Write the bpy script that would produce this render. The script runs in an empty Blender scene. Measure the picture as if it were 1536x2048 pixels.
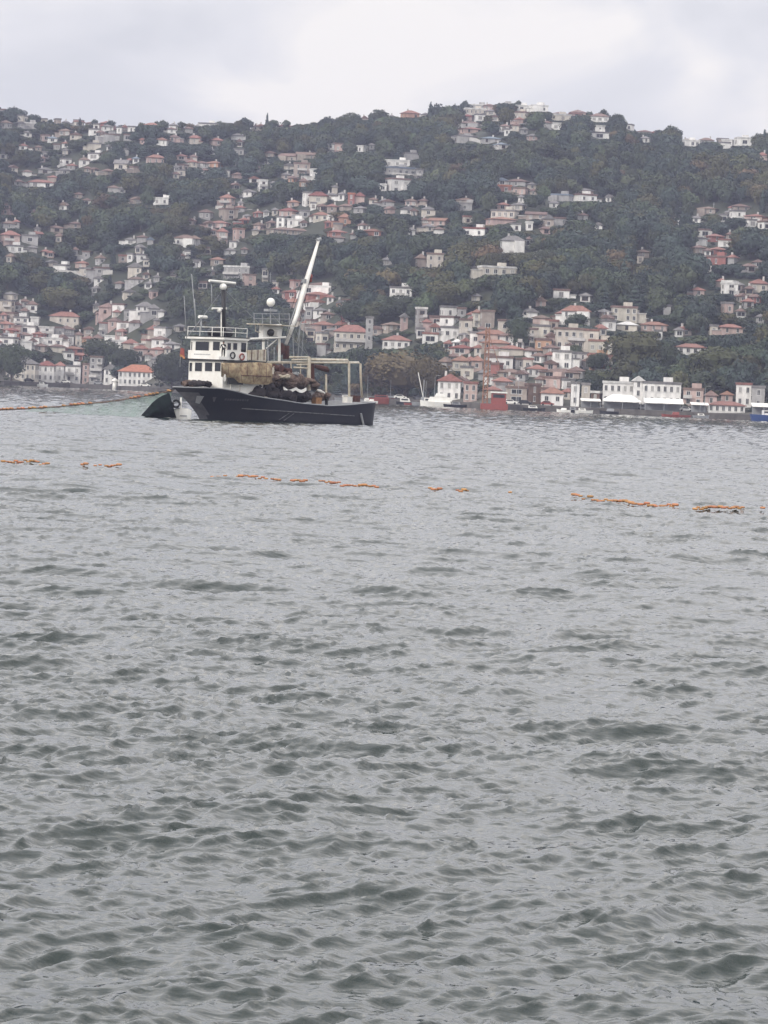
import bpy, bmesh, math, random
import numpy as np
from mathutils import Vector, Matrix, Euler

R = math.radians
rng = random.Random(7)
nrs = np.random.RandomState(11)
scene = bpy.context.scene
col = scene.collection

# ------------------------------------------------------------------ camera, world, sun, exposure
F = 7000.0                                  # focal length in photo pixels (photo is 1536 x 2048)
CAM_H = 4.5
ROLL, PITCH = R(2.4), math.atan(243.8 / 7000.0)
cam_d = bpy.data.cameras.new('camera')
cam_d.sensor_width = 36.0
cam_d.lens = F / 2048.0 * 36.0
cam_d.clip_start, cam_d.clip_end = 0.5, 14000.0
cam = bpy.data.objects.new('camera', cam_d)
col.objects.link(cam)
CM = Matrix.Translation((0, 0, CAM_H)) @ Matrix.Rotation(math.pi / 2 - PITCH, 4, 'X') @ Matrix.Rotation(ROLL, 4, 'Z')
cam.matrix_world = CM
scene.camera = cam

SUN_EL, SUN_AZ = R(29), R(222)              # the soft sun stands behind the camera's left shoulder
world = bpy.data.worlds.new('World'); scene.world = world; world.use_nodes = True
wt = world.node_tree; wt.nodes.clear()
def N(t, typ, **kw):
    n = t.nodes.new(typ)
    for k, v in kw.items():
        if k[0] == '_': setattr(n, k[1:], v)
    return n
def L(t, a, b): t.links.new(a, b)
sky = wt.nodes.new('ShaderNodeTexSky'); sky.sky_type = 'NISHITA'; sky.sun_disc = False
sky.sun_elevation = SUN_EL; sky.sun_rotation = SUN_AZ
tc = wt.nodes.new('ShaderNodeTexCoord')
mp = wt.nodes.new('ShaderNodeMapping'); mp.inputs['Scale'].default_value = (1.0, 1.0, 2.1); mp.inputs['Rotation'].default_value = (0, R(16), 0)
L(wt, tc.outputs['Generated'], mp.inputs['Vector'])
n1 = wt.nodes.new('ShaderNodeTexNoise'); n1.inputs['Scale'].default_value = 13.0; n1.inputs['Detail'].default_value = 5; n1.inputs['Roughness'].default_value = 0.45
n1.inputs['Distortion'].default_value = 0.5
L(wt, mp.outputs[0], n1.inputs['Vector'])
cr = wt.nodes.new('ShaderNodeValToRGB')
cr.color_ramp.elements[0].position = 0.37; cr.color_ramp.elements[0].color = (0.65, 0.65, 0.68, 1)
cr.color_ramp.elements[1].position = 0.62; cr.color_ramp.elements[1].color = (0.90, 0.86, 0.83, 1)
e = cr.color_ramp.elements.new(0.50); e.color = (0.745, 0.735, 0.757, 1)
L(wt, n1.outputs[0], cr.inputs[0])
# the overcast gets brighter towards the zenith
sx = wt.nodes.new('ShaderNodeSeparateXYZ'); L(wt, tc.outputs['Generated'], sx.inputs[0])
mr = wt.nodes.new('ShaderNodeMapRange'); mr.inputs['From Min'].default_value = 0.12; mr.inputs['From Max'].default_value = 0.36
mr.inputs['To Min'].default_value = 9.1; mr.inputs['To Max'].default_value = 17.0
L(wt, sx.outputs[2], mr.inputs['Value'])
vm = wt.nodes.new('ShaderNodeVectorMath'); vm.operation = 'SCALE'
L(wt, cr.outputs[0], vm.inputs[0]); L(wt, mr.outputs[0], vm.inputs['Scale'])
mx = wt.nodes.new('ShaderNodeMix'); mx.data_type = 'RGBA'; mx.inputs[0].default_value = 0.95
L(wt, sky.outputs[0], mx.inputs[6]); L(wt, vm.outputs[0], mx.inputs[7])
bg = wt.nodes.new('ShaderNodeBackground'); bg.inputs['Strength'].default_value = 0.1
L(wt, mx.outputs[2], bg.inputs['Color'])
wo = wt.nodes.new('ShaderNodeOutputWorld'); L(wt, bg.outputs[0], wo.inputs['Surface'])

sd = bpy.data.lights.new('sun', 'SUN'); sd.energy = 1.5; sd.angle = R(14); sd.color = (1.0, 0.95, 0.88)
so = bpy.data.objects.new('sun', sd); col.objects.link(so)
sv = Vector((math.sin(SUN_AZ) * math.cos(SUN_EL), math.cos(SUN_AZ) * math.cos(SUN_EL), math.sin(SUN_EL)))
so.rotation_euler = sv.to_track_quat('Z', 'Y').to_euler(); so.location = (-60, -40, 120)
vs = scene.view_settings
vs.view_transform = 'Standard'; vs.look = 'None'; vs.gamma = 1; vs.use_curve_mapping = False; vs.exposure = 0.36
scene.cycles.max_bounces = 6; scene.cycles.diffuse_bounces = 2; scene.cycles.glossy_bounces = 3
scene.cycles.volume_bounces = 0

# ------------------------------------------------------------------ rays through the photo
CR = np.array(CM.to_3x3())
def ray(px, py):
    d = CR @ np.array([(px - 768) / F, -(py - 1024) / F, -1.0])
    return d / d[1]                          # scaled so that one unit is one metre of depth (y)
def proj(x, y, z):
    p = np.stack([np.asarray(x, float), np.asarray(y, float), np.asarray(z, float) - CAM_H])
    q = np.tensordot(CR.T, p, 1)
    return 768 + F * q[0] / -q[2], 1024 - F * q[1] / -q[2]
def on_water(px, py, z=0.0):
    d = ray(px, py); t = (z - CAM_H) / d[2]
    return d[0] * t, t

# ------------------------------------------------------------------ materials
MATS = {}
def mat(name, color, rough=0.8, var=0.0, nscale=1.0, namt=0.15, metal=0.0, bump=0.0, dark=None, spec=0.5, streak=0.0):
    if name in MATS: return MATS[name]
    m = bpy.data.materials.new(name); m.use_nodes = True
    t = m.node_tree; b = t.nodes['Principled BSDF']
    b.inputs['Roughness'].default_value = rough; b.inputs['Metallic'].default_value = metal
    b.inputs['Specular IOR Level'].default_value = spec
    tx = t.nodes.new('ShaderNodeTexCoord')
    n = t.nodes.new('ShaderNodeTexNoise'); n.inputs['Scale'].default_value = nscale; n.inputs['Detail'].default_value = 6; n.inputs['Roughness'].default_value = 0.65
    L(t, tx.outputs['Object'], n.inputs['Vector'])
    ramp = t.nodes.new('ShaderNodeValToRGB')
    c = np.array(color[:3])
    dk = np.array(dark) if dark is not None else c * (1 - 2 * namt)
    ramp.color_ramp.elements[0].position = 0.32; ramp.color_ramp.elements[0].color = (*dk, 1)
    ramp.color_ramp.elements[1].position = 0.62; ramp.color_ramp.elements[1].color = (*c, 1)
    L(t, n.outputs[0], ramp.inputs[0])
    out = ramp.outputs[0]
    if streak > 0:                                        # rain streaks and patched plaster
        mp_ = t.nodes.new('ShaderNodeMapping'); mp_.inputs['Scale'].default_value = (.8, .8, .25); L(t, tx.outputs['Object'], mp_.inputs['Vector'])
        n2 = t.nodes.new('ShaderNodeTexNoise'); n2.inputs['Scale'].default_value = 1.0; n2.inputs['Detail'].default_value = 4; L(t, mp_.outputs[0], n2.inputs['Vector'])
        r_ = t.nodes.new('ShaderNodeMapRange'); r_.inputs['From Min'].default_value = .35; r_.inputs['From Max'].default_value = .6; r_.inputs['To Min'].default_value = 1 - streak
        L(t, n2.outputs[0], r_.inputs['Value'])
        vm_ = t.nodes.new('ShaderNodeVectorMath'); vm_.operation = 'SCALE'; L(t, out, vm_.inputs[0]); L(t, r_.outputs[0], vm_.inputs['Scale']); out = vm_.outputs[0]
    if var > 0:
        oi = t.nodes.new('ShaderNodeObjectInfo')
        hs = t.nodes.new('ShaderNodeHueSaturation')
        r1 = t.nodes.new('ShaderNodeMapRange'); r1.inputs['To Min'].default_value = 1 - var; r1.inputs['To Max'].default_value = 1 + var
        L(t, oi.outputs['Random'], r1.inputs['Value']); L(t, r1.outputs[0], hs.inputs['Value'])
        mm = t.nodes.new('ShaderNodeMath'); mm.operation = 'MULTIPLY'; mm.inputs[1].default_value = 7.31
        fr = t.nodes.new('ShaderNodeMath'); fr.operation = 'FRACT'
        r2 = t.nodes.new('ShaderNodeMapRange'); r2.inputs['To Min'].default_value = 0.5 - var * .07; r2.inputs['To Max'].default_value = 0.5 + var * .07
        L(t, oi.outputs['Random'], mm.inputs[0]); L(t, mm.outputs[0], fr.inputs[0]); L(t, fr.outputs[0], r2.inputs['Value']); L(t, r2.outputs[0], hs.inputs['Hue'])
        L(t, out, hs.inputs['Color']); out = hs.outputs[0]
    L(t, out, b.inputs['Base Color'])
    if bump > 0:
        bp = t.nodes.new('ShaderNodeBump'); bp.inputs['Strength'].default_value = 0.6; bp.inputs['Distance'].default_value = bump
        L(t, n.outputs[0], bp.inputs['Height']); L(t, bp.outputs[0], b.inputs['Normal'])
    MATS[name] = m
    return m

WALL = {
 'w': mat('white_plaster', (0.86, 0.84, 0.80), .85, .10, .5, .10, streak=.2),
 'c': mat('cream_plaster', (0.62, 0.57, 0.49), .85, .14, .5, .12, streak=.2),
 'g': mat('grey_render', (0.42, 0.41, 0.40), .9, .18, .5, .14, streak=.2),
 'p': mat('faded_pink_plaster', (0.52, 0.39, 0.35), .85, .12, .5, .12, streak=.2),
 'b': mat('beige_render', (0.42, 0.36, 0.31), .9, .16, .5, .14, streak=.2),
 'r': mat('brick_red_plaster', (0.36, 0.16, 0.13), .9, .12, .5, .12, streak=.2),
 'o': mat('orange_plaster', (0.50, 0.30, 0.20), .9, .12, .5, .12, streak=.2),
 'd': mat('brown_timber_wall', (0.17, 0.11, 0.085), .9, .12, .5, .2, streak=.2),
}
ROOF = {
 't': mat('terracotta_tiles', (0.30, 0.155, 0.12), .9, .16, 1.3, .16, streak=.25),
 'm': mat('maroon_tiles', (0.23, 0.085, 0.07), .9, .12, 1.3, .16, streak=.25),
 'n': mat('weathered_brown_tiles', (0.21, 0.145, 0.12), .9, .2, 1.3, .16, streak=.25),
 'g': mat('grey_roofing', (0.22, 0.21, 0.205), .85, .2, 1.0, .16, streak=.25),
 'w': mat('white_roofing', (0.66, 0.65, 0.62), .8, .1, .7, .12, streak=.25),
 'b': mat('blue_grey_roofing', (0.16, 0.20, 0.25), .6, .1, .8, .12),
 'r': mat('bright_orange_tiles', (0.42, 0.17, 0.105), .85, .06, 1.3, .10, streak=.25),
}
M_PANE = mat('dark_window_glass', (0.02, 0.022, 0.026), .35, .3, .4, .2)
M_FRAME = mat('white_window_frame', (0.62, 0.61, 0.58), .6, .12, 1, .08)
M_BFRAME = mat('brown_window_frame', (0.12, 0.075, 0.05), .6, .2, 1, .1)
M_SLAB = mat('balcony_concrete', (0.55, 0.53, 0.50), .85, .15, .8, .12)
M_STONE = mat('quay_stone', (0.12, 0.11, 0.10), .9, 0, .35, .28, bump=.15)
M_TRUNK = mat('tree_bark', (0.09, 0.07, 0.055), .95, .1, 2, .2)

# ------------------------------------------------------------------ mesh helpers
def mesh_from(name, V, Fc, mats, mi=None, smooth=False):
    me = bpy.data.meshes.new(name)
    me.from_pydata([tuple(v) for v in V], [], Fc)
    for m in (mats if isinstance(mats, (list, tuple)) else [mats]): me.materials.append(m)
    if mi is not None: me.polygons.foreach_set('material_index', mi)
    if smooth: me.polygons.foreach_set('use_smooth', [True] * len(me.polygons))
    me.update()
    return me
class MB:
    """collects boxes, tubes and prisms into one mesh"""
    def __init__(s): s.V = []; s.F = []; s.M = []
    def add(s, V, Fc, m=0):
        o = len(s.V); s.V += [tuple(v) for v in V]; s.F += [tuple(i + o for i in f) for f in Fc]; s.M += [m] * len(Fc); return s
    def box(s, x0, x1, y0, y1, z0, z1, m=0):
        V = [(x, y, z) for z in (z0, z1) for y in (y0, y1) for x in (x0, x1)]
        return s.add(V, [(0, 2, 3, 1), (4, 5, 7, 6), (0, 1, 5, 4), (2, 6, 7, 3), (0, 4, 6, 2), (1, 3, 7, 5)], m)
    def tube(s, pts, r, n=6, m=0, cap=True):
        pts = [Vector(p) for p in pts]
        rs = r if isinstance(r, (list, tuple)) else [r] * len(pts)
        V = []; 
        for i, p in enumerate(pts):
            d = (pts[min(i + 1, len(pts) - 1)] - pts[max(i - 1, 0)]).normalized()
            a = d.cross(Vector((0, 0, 1)) if abs(d.z) < .9 else Vector((1, 0, 0))).normalized(); b = d.cross(a)
            for k in range(n):
                t = 2 * math.pi * k / n
                V.append(p + (a * math.cos(t) + b * math.sin(t)) * rs[i])
        Fc = []
        for i in range(len(pts) - 1):
            for k in range(n):
                k2 = (k + 1) % n
                Fc.append((i * n + k, i * n + k2, (i + 1) * n + k2, (i + 1) * n + k))
        if cap:
            Fc.append(tuple(range(n - 1, -1, -1))); Fc.append(tuple((len(pts) - 1) * n + k for k in range(n)))
        return s.add(V, Fc, m)
    def sphere(s, c, rx, ry, rz, nu=10, nv=7, m=0):
        V = [(c[0], c[1], c[2] - rz)]
        for j in range(1, nv):
            ph = -math.pi / 2 + math.pi * j / nv
            for i in range(nu):
                t = 2 * math.pi * i / nu
                V.append((c[0] + rx * math.cos(ph) * math.cos(t), c[1] + ry * math.cos(ph) * math.sin(t), c[2] + rz * math.sin(ph)))
        V.append((c[0], c[1], c[2] + rz)); Fc = []
        for i in range(nu): Fc.append((0, 1 + (i + 1) % nu, 1 + i))
        for j in range(nv - 2):
            for i in range(nu):
                a = 1 + j * nu + i; b = 1 + j * nu + (i + 1) % nu
                Fc.append((a, b, b + nu, a + nu))
        e = len(V) - 1
        for i in range(nu): Fc.append((1 + (nv - 2) * nu + i, 1 + (nv - 2) * nu + (i + 1) % nu, e))
        return s.add(V, Fc, m)
    def build(s, name, mats, parent=None, smooth=False, loc=None):
        me = mesh_from(name, s.V, s.F, mats, s.M, smooth)
        return link(name, me, parent, loc)
def link(name, data, parent=None, loc=None):
    o = bpy.data.objects.new(name, data); col.objects.link(o)
    if parent is not None: o.parent = parent
    if loc is not None: o.location = loc
    return o
def tag(o, label=None, cat=None, group=None, kind=None):
    if label: o['label'] = label
    if cat: o['category'] = cat
    if group: o['group'] = group
    if kind: o['kind'] = kind
    return o
def empty(name, loc, rz=0.0):
    o = bpy.data.objects.new(name, None); col.objects.link(o); o.location = loc; o.rotation_euler = (0, 0, rz); o.empty_display_size = .5
    return o
def grid_mesh(name, X, Y, Z, m, smooth=True):
    nr, nc = X.shape
    me = bpy.data.meshes.new(name)
    me.vertices.add(nr * nc)
    me.vertices.foreach_set('co', np.stack([X, Y, Z], -1).astype(np.float32).ravel())
    i = (np.arange(nr - 1)[:, None] * nc + np.arange(nc - 1)[None, :]).ravel()
    q = np.stack([i, i + 1, i + nc + 1, i + nc], -1).astype(np.int32)
    me.loops.add(q.size); me.loops.foreach_set('vertex_index', q.ravel())
    me.polygons.add(len(q)); me.polygons.foreach_set('loop_start', np.arange(0, q.size, 4, dtype=np.int32))
    me.polygons.foreach_set('loop_total', np.full(len(q), 4, dtype=np.int32))
    me.polygons.foreach_set('use_smooth', np.full(len(q), smooth))
    me.materials.append(m); me.update(calc_edges=True)
    return me

# ------------------------------------------------------------------ shore, ridge and terrain
SHORE_PX = [(-500, 744), (0, 770), (80, 773), (160, 776), (240, 780), (320, 784), (450, 790), (600, 798), (745, 806), (860, 812), (1000, 819), (1120, 824), (1240, 829), (1400, 836), (1536, 842), (2036, 866)]
_sp = [on_water(*p) for p in SHORE_PX]
SH_U = np.array([a / b for a, b in _sp]); SH_Y = np.array([b for a, b in _sp])
SH_Y[0] = SH_Y[1] + 40; SH_Y[-1] = SH_Y[-2] - 30
SKY_PX = [(-400, 190), (0, 210), (30, 213), (60, 225), (100, 232), (160, 234), (215, 237), (260, 246), (300, 240), (380, 242), (470, 239), (540, 240), (600, 241), (660, 238), (700, 231),
          (760, 223), (850, 217), (900, 214), (935, 203), (990, 199), (1090, 203), (1110, 215), (1180, 218), (1240, 232), (1290, 252), (1340, 257), (1380, 270), (1450, 273), (1536, 270), (1900, 285)]
_rd = [ray(x, y + 20) for x, y in SKY_PX]
RG_U = np.array([d[0] for d in _rd]); RG_E = np.array([d[2] for d in _rd])
def shore_y(u): return np.interp(u, SH_U, SH_Y)
def ridge_y(u): return 1940 + 55 * np.sin(u * 40 + 1.0) + 30 * np.sin(u * 107 + .4)
def terrain(x, y):
    x = np.asarray(x, float); y = np.asarray(y, float)
    u = x / np.maximum(y, 1.0)
    d0 = shore_y(u) + 14; dr = ridge_y(u); zr = CAM_H + np.interp(u, RG_U, RG_E) * dr
    s = np.clip((y - d0) / (dr - d0), 0, 1)
    g = 0.55 * s ** 1.22 + 0.45 * np.sin(np.pi / 2 * s ** 1.1)
    z = 1.7 + (zr - 1.7) * g
    nz = (np.sin(x / 57 + .7 * np.sin(y / 83)) * np.cos(y / 71 + x / 190) + .6 * np.sin(x / 26 + y / 43 + 2) + .35 * np.sin(x / 14 - y / 21))
    z = z + 4.2 * nz * np.sin(np.pi * s) ** 1.0 * np.clip(s * 4, 0, 1)
    z = np.where(y > dr, zr - (y - dr) * 0.10 - 2.5 * (1 - np.exp(-(y - dr) / 30)), z)
    return np.maximum(z, 1.7)
def hit(px, py):
    """where the line of sight through a photo pixel meets the hillside"""
    d = ray(px, py)
    ys = np.arange(float(shore_y(d[0])) + 3, float(ridge_y(d[0])), 1.0)
    t = terrain(d[0] * ys, ys); z = CAM_H + d[2] * ys
    k = np.nonzero(t >= z)[0]
    Y = ys[k[0]] if len(k) else ys[-1]
    return float(d[0] * Y), float(Y), float(terrain(d[0] * Y, Y))
# ground: one sheet from the quay over the ridge and down behind it
us = np.concatenate([np.linspace(-.6, -.17, 24)[:-1], np.linspace(-.17, .17, 260), np.linspace(.17, .6, 24)[1:]])
ts = np.concatenate([np.linspace(0, 1.0, 240), np.linspace(1.0, 4.5, 40)[1:]])
UU, TT = np.meshgrid(us, ts)
D0 = shore_y(UU) + .6; DR = ridge_y(UU)
YY = D0 + TT * (DR - D0); XX = UU * YY
M_GROUND = mat('hillside_undergrowth', (0.045, 0.05, 0.028), .95, 0, .035, .3, dark=(0.025, 0.032, 0.022), bump=.4)
t = M_GROUND.node_tree; bs = t.nodes['Principled BSDF']; src_ = bs.inputs['Base Color'].links[0].from_socket    # paved and bare earth on the low shore
gp_ = t.nodes.new('ShaderNodeNewGeometry'); sz_ = t.nodes.new('ShaderNodeSeparateXYZ'); L(t, gp_.outputs['Position'], sz_.inputs[0])
nz_ = t.nodes.new('ShaderNodeTexNoise'); nz_.inputs['Scale'].default_value = .06; nz_.inputs['Detail'].default_value = 4; L(t, gp_.outputs['Position'], nz_.inputs['Vector'])
ad_ = t.nodes.new('ShaderNodeMath'); ad_.operation = 'MULTIPLY_ADD'; ad_.inputs[1].default_value = 26; L(t, nz_.outputs[0], ad_.inputs[0]); L(t, sz_.outputs[2], ad_.inputs[2])
mr_ = t.nodes.new('ShaderNodeMapRange'); mr_.inputs['From Min'].default_value = 17; mr_.inputs['From Max'].default_value = 23; L(t, ad_.outputs[0], mr_.inputs['Value'])
mx_ = t.nodes.new('ShaderNodeMix'); mx_.data_type = 'RGBA'; mx_.inputs[6].default_value = (.085, .08, .065, 1); L(t, mr_.outputs[0], mx_.inputs[0]); L(t, src_, mx_.inputs[7]); L(t, mx_.outputs[2], bs.inputs['Base Color'])
g = link('ground', grid_mesh('ground', XX, YY, terrain(XX, YY), M_GROUND)); tag(g, kind='structure')
# quay wall along the water
qb = MB(); uq = np.linspace(-.5, .5, 160)
pq = [(u * shore_y(u), float(shore_y(u))) for u in uq]
for i, (x, y) in enumerate(pq):
    qb.V += [(x, y, -2.5), (x, y, 1.55), (x, y + .05, 1.75), (x, y + 5.0, 1.76)]
for i in range(len(pq) - 1):
    for k in range(3):
        a = i * 4 + k; qb.F.append((a, a + 4, a + 5, a + 1)); qb.M.append(0)
q = qb.build('quay', M_STONE); tag(q, kind='structure')

# ------------------------------------------------------------------ water: wind sea synthesised with FFTs, one sheet
def ocean(N_, Lt, lmin, lmax, hs, wd, seed, spread=2.0, p=3.2, lp=None):
    r = np.random.RandomState(seed)
    k1 = np.fft.fftfreq(N_, d=Lt / N_) * 2 * np.pi
    KX, KY = np.meshgrid(k1, k1)
    K = np.hypot(KX, KY); K[0, 0] = 1
    S = K ** (-p - .0)
    if lp: S = S * np.exp(-1.0 * ((2 * np.pi / lp) / K) ** 2)
    th = np.arctan2(KY, KX) - wd
    D = np.abs(np.cos(th)) ** spread + 0.06
    A = np.sqrt(S * D) * ((K > 2 * np.pi / lmax) & (K < 2 * np.pi / lmin))
    A[0, 0] = 0
    H = A * (r.normal(size=A.shape) + 1j * r.normal(size=A.shape))
    h = np.fft.ifft2(H)
    sc = hs / 4 / h.real.std()
    H = H * sc
    h = np.fft.ifft2(H).real
    # spectrum made of one-sided waves along the wind so that the crests sharpen the right way
    dx = np.fft.ifft2(1j * KX / K * H).real; dy = np.fft.ifft2(1j * KY / K * H).real
    return (h, dx, dy, Lt, N_)
def samp(P, X, Y, which, ang=0.0):
    Lt, n = P[3], P[4]
    c, s = math.cos(ang), math.sin(ang)
    U = ((X * c + Y * s) / Lt % 1.0) * n; V = ((-X * s + Y * c) / Lt % 1.0) * n
    i = np.floor(U).astype(int); j = np.floor(V).astype(int); fu = (U - i).astype(np.float32); fv = (V - j).astype(np.float32)
    i %= n; j %= n; i2 = (i + 1) % n; j2 = (j + 1) % n; out = []
    for w in which:
        a = P[w]
        out.append((a[j, i] * (1 - fu) + a[j, i2] * fu) * (1 - fv) + (a[j2, i] * (1 - fu) + a[j2, i2] * fu) * fv)
    return out
WD = R(-90 + 20)
PA = ocean(512, 83.0, 1.2, 18.0, 0.25, WD, 3, 4.0, 3.6, 5.2)
PB = ocean(512, 19.7, .14, 1.3, 0.071, WD + .1, 5, 6.0, 2.8, .6)
def water_h(x, y):
    x = np.array([float(x)]); y = np.array([float(y)])
    return float(samp(PA, x, y, (0,))[0][0] + samp(PB, x, y, (0,), .35)[0][0])
# rows get sparser with distance, columns fan out
rows = [1.5, 4, 7, 10, 13, 16, 18.5, 20.5]; d = 22.0
while d < 1620: rows.append(d); d += 0.03 + d * 0.00125 if d < 420 else 0.55 + (d - 420) * .003
rows = np.array(rows + [1700, 1900.])
uc = np.concatenate([np.linspace(-1.6, -.145, 30)[:-1], np.linspace(-.145, .145, 480), np.linspace(.145, 1.6, 30)[1:]])
UU, YY = np.meshgrid(uc, rows); XX = UU * YY + 4.5 * UU / .145 * np.clip(.145 / np.maximum(np.abs(UU), .145), .2, 1)
ha, ax, ay = samp(PA, XX, YY, (0, 1, 2)); hb, bx_, by_ = samp(PB, XX, YY, (0, 1, 2), .35)
fadeB = np.clip(1.3 - YY / 560, .0, 1); calm = np.clip((shore_y(UU) - YY) / 350, .75, 1)
gust = 1 + .20 * np.sin(XX / 9 + .8 * np.sin(YY / 31) + 1) * np.sin(YY / 19 + .6 * np.sin(XX / 14)) + .13 * np.sin(XX / 3.7 + YY / 7.9) * np.sin(YY / 5.3 - XX / 6.1 + 2)
fadeB = fadeB * gust * np.clip(.78 + YY / 260, .78, 1)
fine = (np.abs(UU) <= .1451)
Z = (ha + hb * fadeB) * calm
DX = 1.05 * ax + .72 * bx_ * fadeB; DY = 1.05 * ay + .72 * by_ * fadeB
k = np.where(fine & (YY > 20), calm, 0)
XX = XX + k * DX; YY = YY + k * DY
M_WATER = bpy.data.materials.new('sea_water'); M_WATER.use_nodes = True
t = M_WATER.node_tree; b = t.nodes['Principled BSDF']
b.inputs['Base Color'].default_value = (0.012, 0.022, 0.020, 1); b.inputs['Roughness'].default_value = 0.015; b.inputs['IOR'].default_value = 1.43
geo = t.nodes.new('ShaderNodeNewGeometry')
def wnoise(sc, dist, st, rot, prev):
    m_ = t.nodes.new('ShaderNodeMapping'); m_.inputs['Scale'].default_value = (sc * .36, sc, sc); m_.inputs['Rotation'].default_value = (0, 0, rot)
    L(t, geo.outputs['Position'], m_.inputs['Vector'])
    n_ = t.nodes.new('ShaderNodeTexNoise'); n_.inputs['Scale'].default_value = 1; n_.inputs['Detail'].default_value = 3; n_.inputs['Roughness'].default_value = .5
    L(t, m_.outputs[0], n_.inputs['Vector'])
    bp = t.nodes.new('ShaderNodeBump'); bp.inputs['Strength'].default_value = st; bp.inputs['Distance'].default_value = dist
    L(t, n_.outputs[0], bp.inputs['Height'])
    if prev: L(t, prev.outputs[0], bp.inputs['Normal'])
    return bp
b1 = wnoise(2.2, .048, .9, R(14), None); b2 = wnoise(7.0, .013, 1.0, R(24), b1)
L(t, b2.outputs[0], b.inputs['Normal'])
w = link('water', grid_mesh('water', XX, YY, Z, M_WATER)); tag(w, kind='structure')

# shore road behind the quay
rb = MB()
for (x, y) in pq:
    u = x / y; rb.V += [(u * (y + 5.6), y + 5.6, 1.765), (u * (y + 13.6), y + 13.6, 1.77)]
for i in range(len(pq) - 1): rb.F.append((2 * i, 2 * i + 2, 2 * i + 3, 2 * i + 1)); rb.M.append(0)
q = rb.build('road', mat('asphalt', (0.06, 0.06, 0.062), .9, 0, .3, .2)); tag(q, kind='structure')
# ------------------------------------------------------------------ houses
# u = width-centre, top and bottom in an enlarged view of the photo; wall / roof colour code; roof type (h hip, g gable, f flat)
HOUSES = []
def tile(x0, y0, s, txt, zone=''):
    for e_ in txt.replace('\n', ' ').split(','):
        e_ = e_.split()
        if len(e_) < 5: continue
        u, v0, v1, w_ = [float(q) for q in e_[:4]]; c = e_[4]; opt = e_[5] if len(e_) > 5 else ''
        HOUSES.append(dict(px=x0 + u / s, t=y0 + v0 / s, b=y0 + v1 / s, w=w_ / s, wall=c[0], roof=c[1], typ=c[2], opt=opt))
tile(0, 180, 3.84, """
20 130 155 50 gnf, 40 235 300 90 gnh, 150 250 290 80 ggg, 230 265 300 90 gwf, 210 318 365 70 wgh, 335 200 245 50 cgf, 500 225 255 60 ggh,
600 225 275 70 ggf, 710 225 265 110 bnh, 815 210 265 90 rth, 400 370 405 80 wbh, 500 300 355 100 bnh, 580 330 385 90 cng, 740 278 310 50 wgf,
820 280 315 100 wgh, 915 310 335 40 wgf, 1010 275 320 60 wgf, 720 325 350 90 wgf, 840 345 400 140 gnf, 1165 215 270 110 cth, 1310 290 335 80 wnh,
1440 300 330 80 gnh, 1095 370 420 50 pth, 1240 370 430 100 wth, 1480 350 420 90 cth, 175 415 470 70 wth, 290 430 475 60 bnh, 430 430 465 60 gnf,
715 415 470 110 cgf, 835 425 470 45 wgh, 25 490 535 60 wgf, 325 535 560 30 pnh, 90 580 635 90 cng, 340 600 650 110 ggh, 490 600 650 90 ggh,
500 545 580 90 wgf, 640 520 590 90 wnh, 730 505 540 110 wgf, 670 590 640 60 bnh, 930 540 625 110 cgg, 965 478 505 50 ggf, 1040 540 565 60 wbh,
1190 500 575 150 pth, 1390 510 545 90 pth, 1475 540 595 80 cth, 820 610 665 100 bnh, 1355 608 632 50 ggh, 305 692 755 200 wth, 140 705 740 70 gnh,
600 790 840 80 bnh, 665 832 890 70 wnh, 490 865 935 80 wng, 255 920 985 65 pnh, 870 735 795 90 gnh, 935 742 802 60 ggh, 1040 825 885 100 bng,
1250 855 885 140 wwf, 50 870 920 60 pnh, 55 925 965 90 pnf, 60 1010 1075 110 gnh, 70 1085 1200 150 pth, 220 1120 1185 130 ggf, 105 1212 1255 130 wgf,
80 1262 1335 70 cnh, 240 1210 1250 90 ggh, 420 1045 1100 120 bnh, 455 1102 1185 65 cnh, 285 1070 1105 40 ggg, 570 1035 1065 100 bnh, 575 1210 1290 50 gnh,
765 1275 1345 85 gnh, 390 1320 1365 100 cgg, 470 1350 1410 120 wgf, 630 1318 1372 110 pth, 660 1388 1430 100 cgf, 785 1392 1425 140 gnf,
210 1390 1440 40 cgg, 1000 1145 1190 90 wgh, 1150 1145 1190 60 gbg, 1075 1192 1260 70 cgh, 1118 1240 1300 50 wgf, 1010 1285 1318 70 wgf,
1080 1290 1325 80 wgf, 1040 1335 1425 120 cgg, 1050 1440 1500 130 gnh, 1420 1115 1205 180 wnh, 1440 1262 1295 35 wgf, 1330 1408 1440 40 cgh,
1200 1445 1480 50 ggh, 1140 1488 1530 70 wgh, 1510 1325 1370 60 wgf""")
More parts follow.
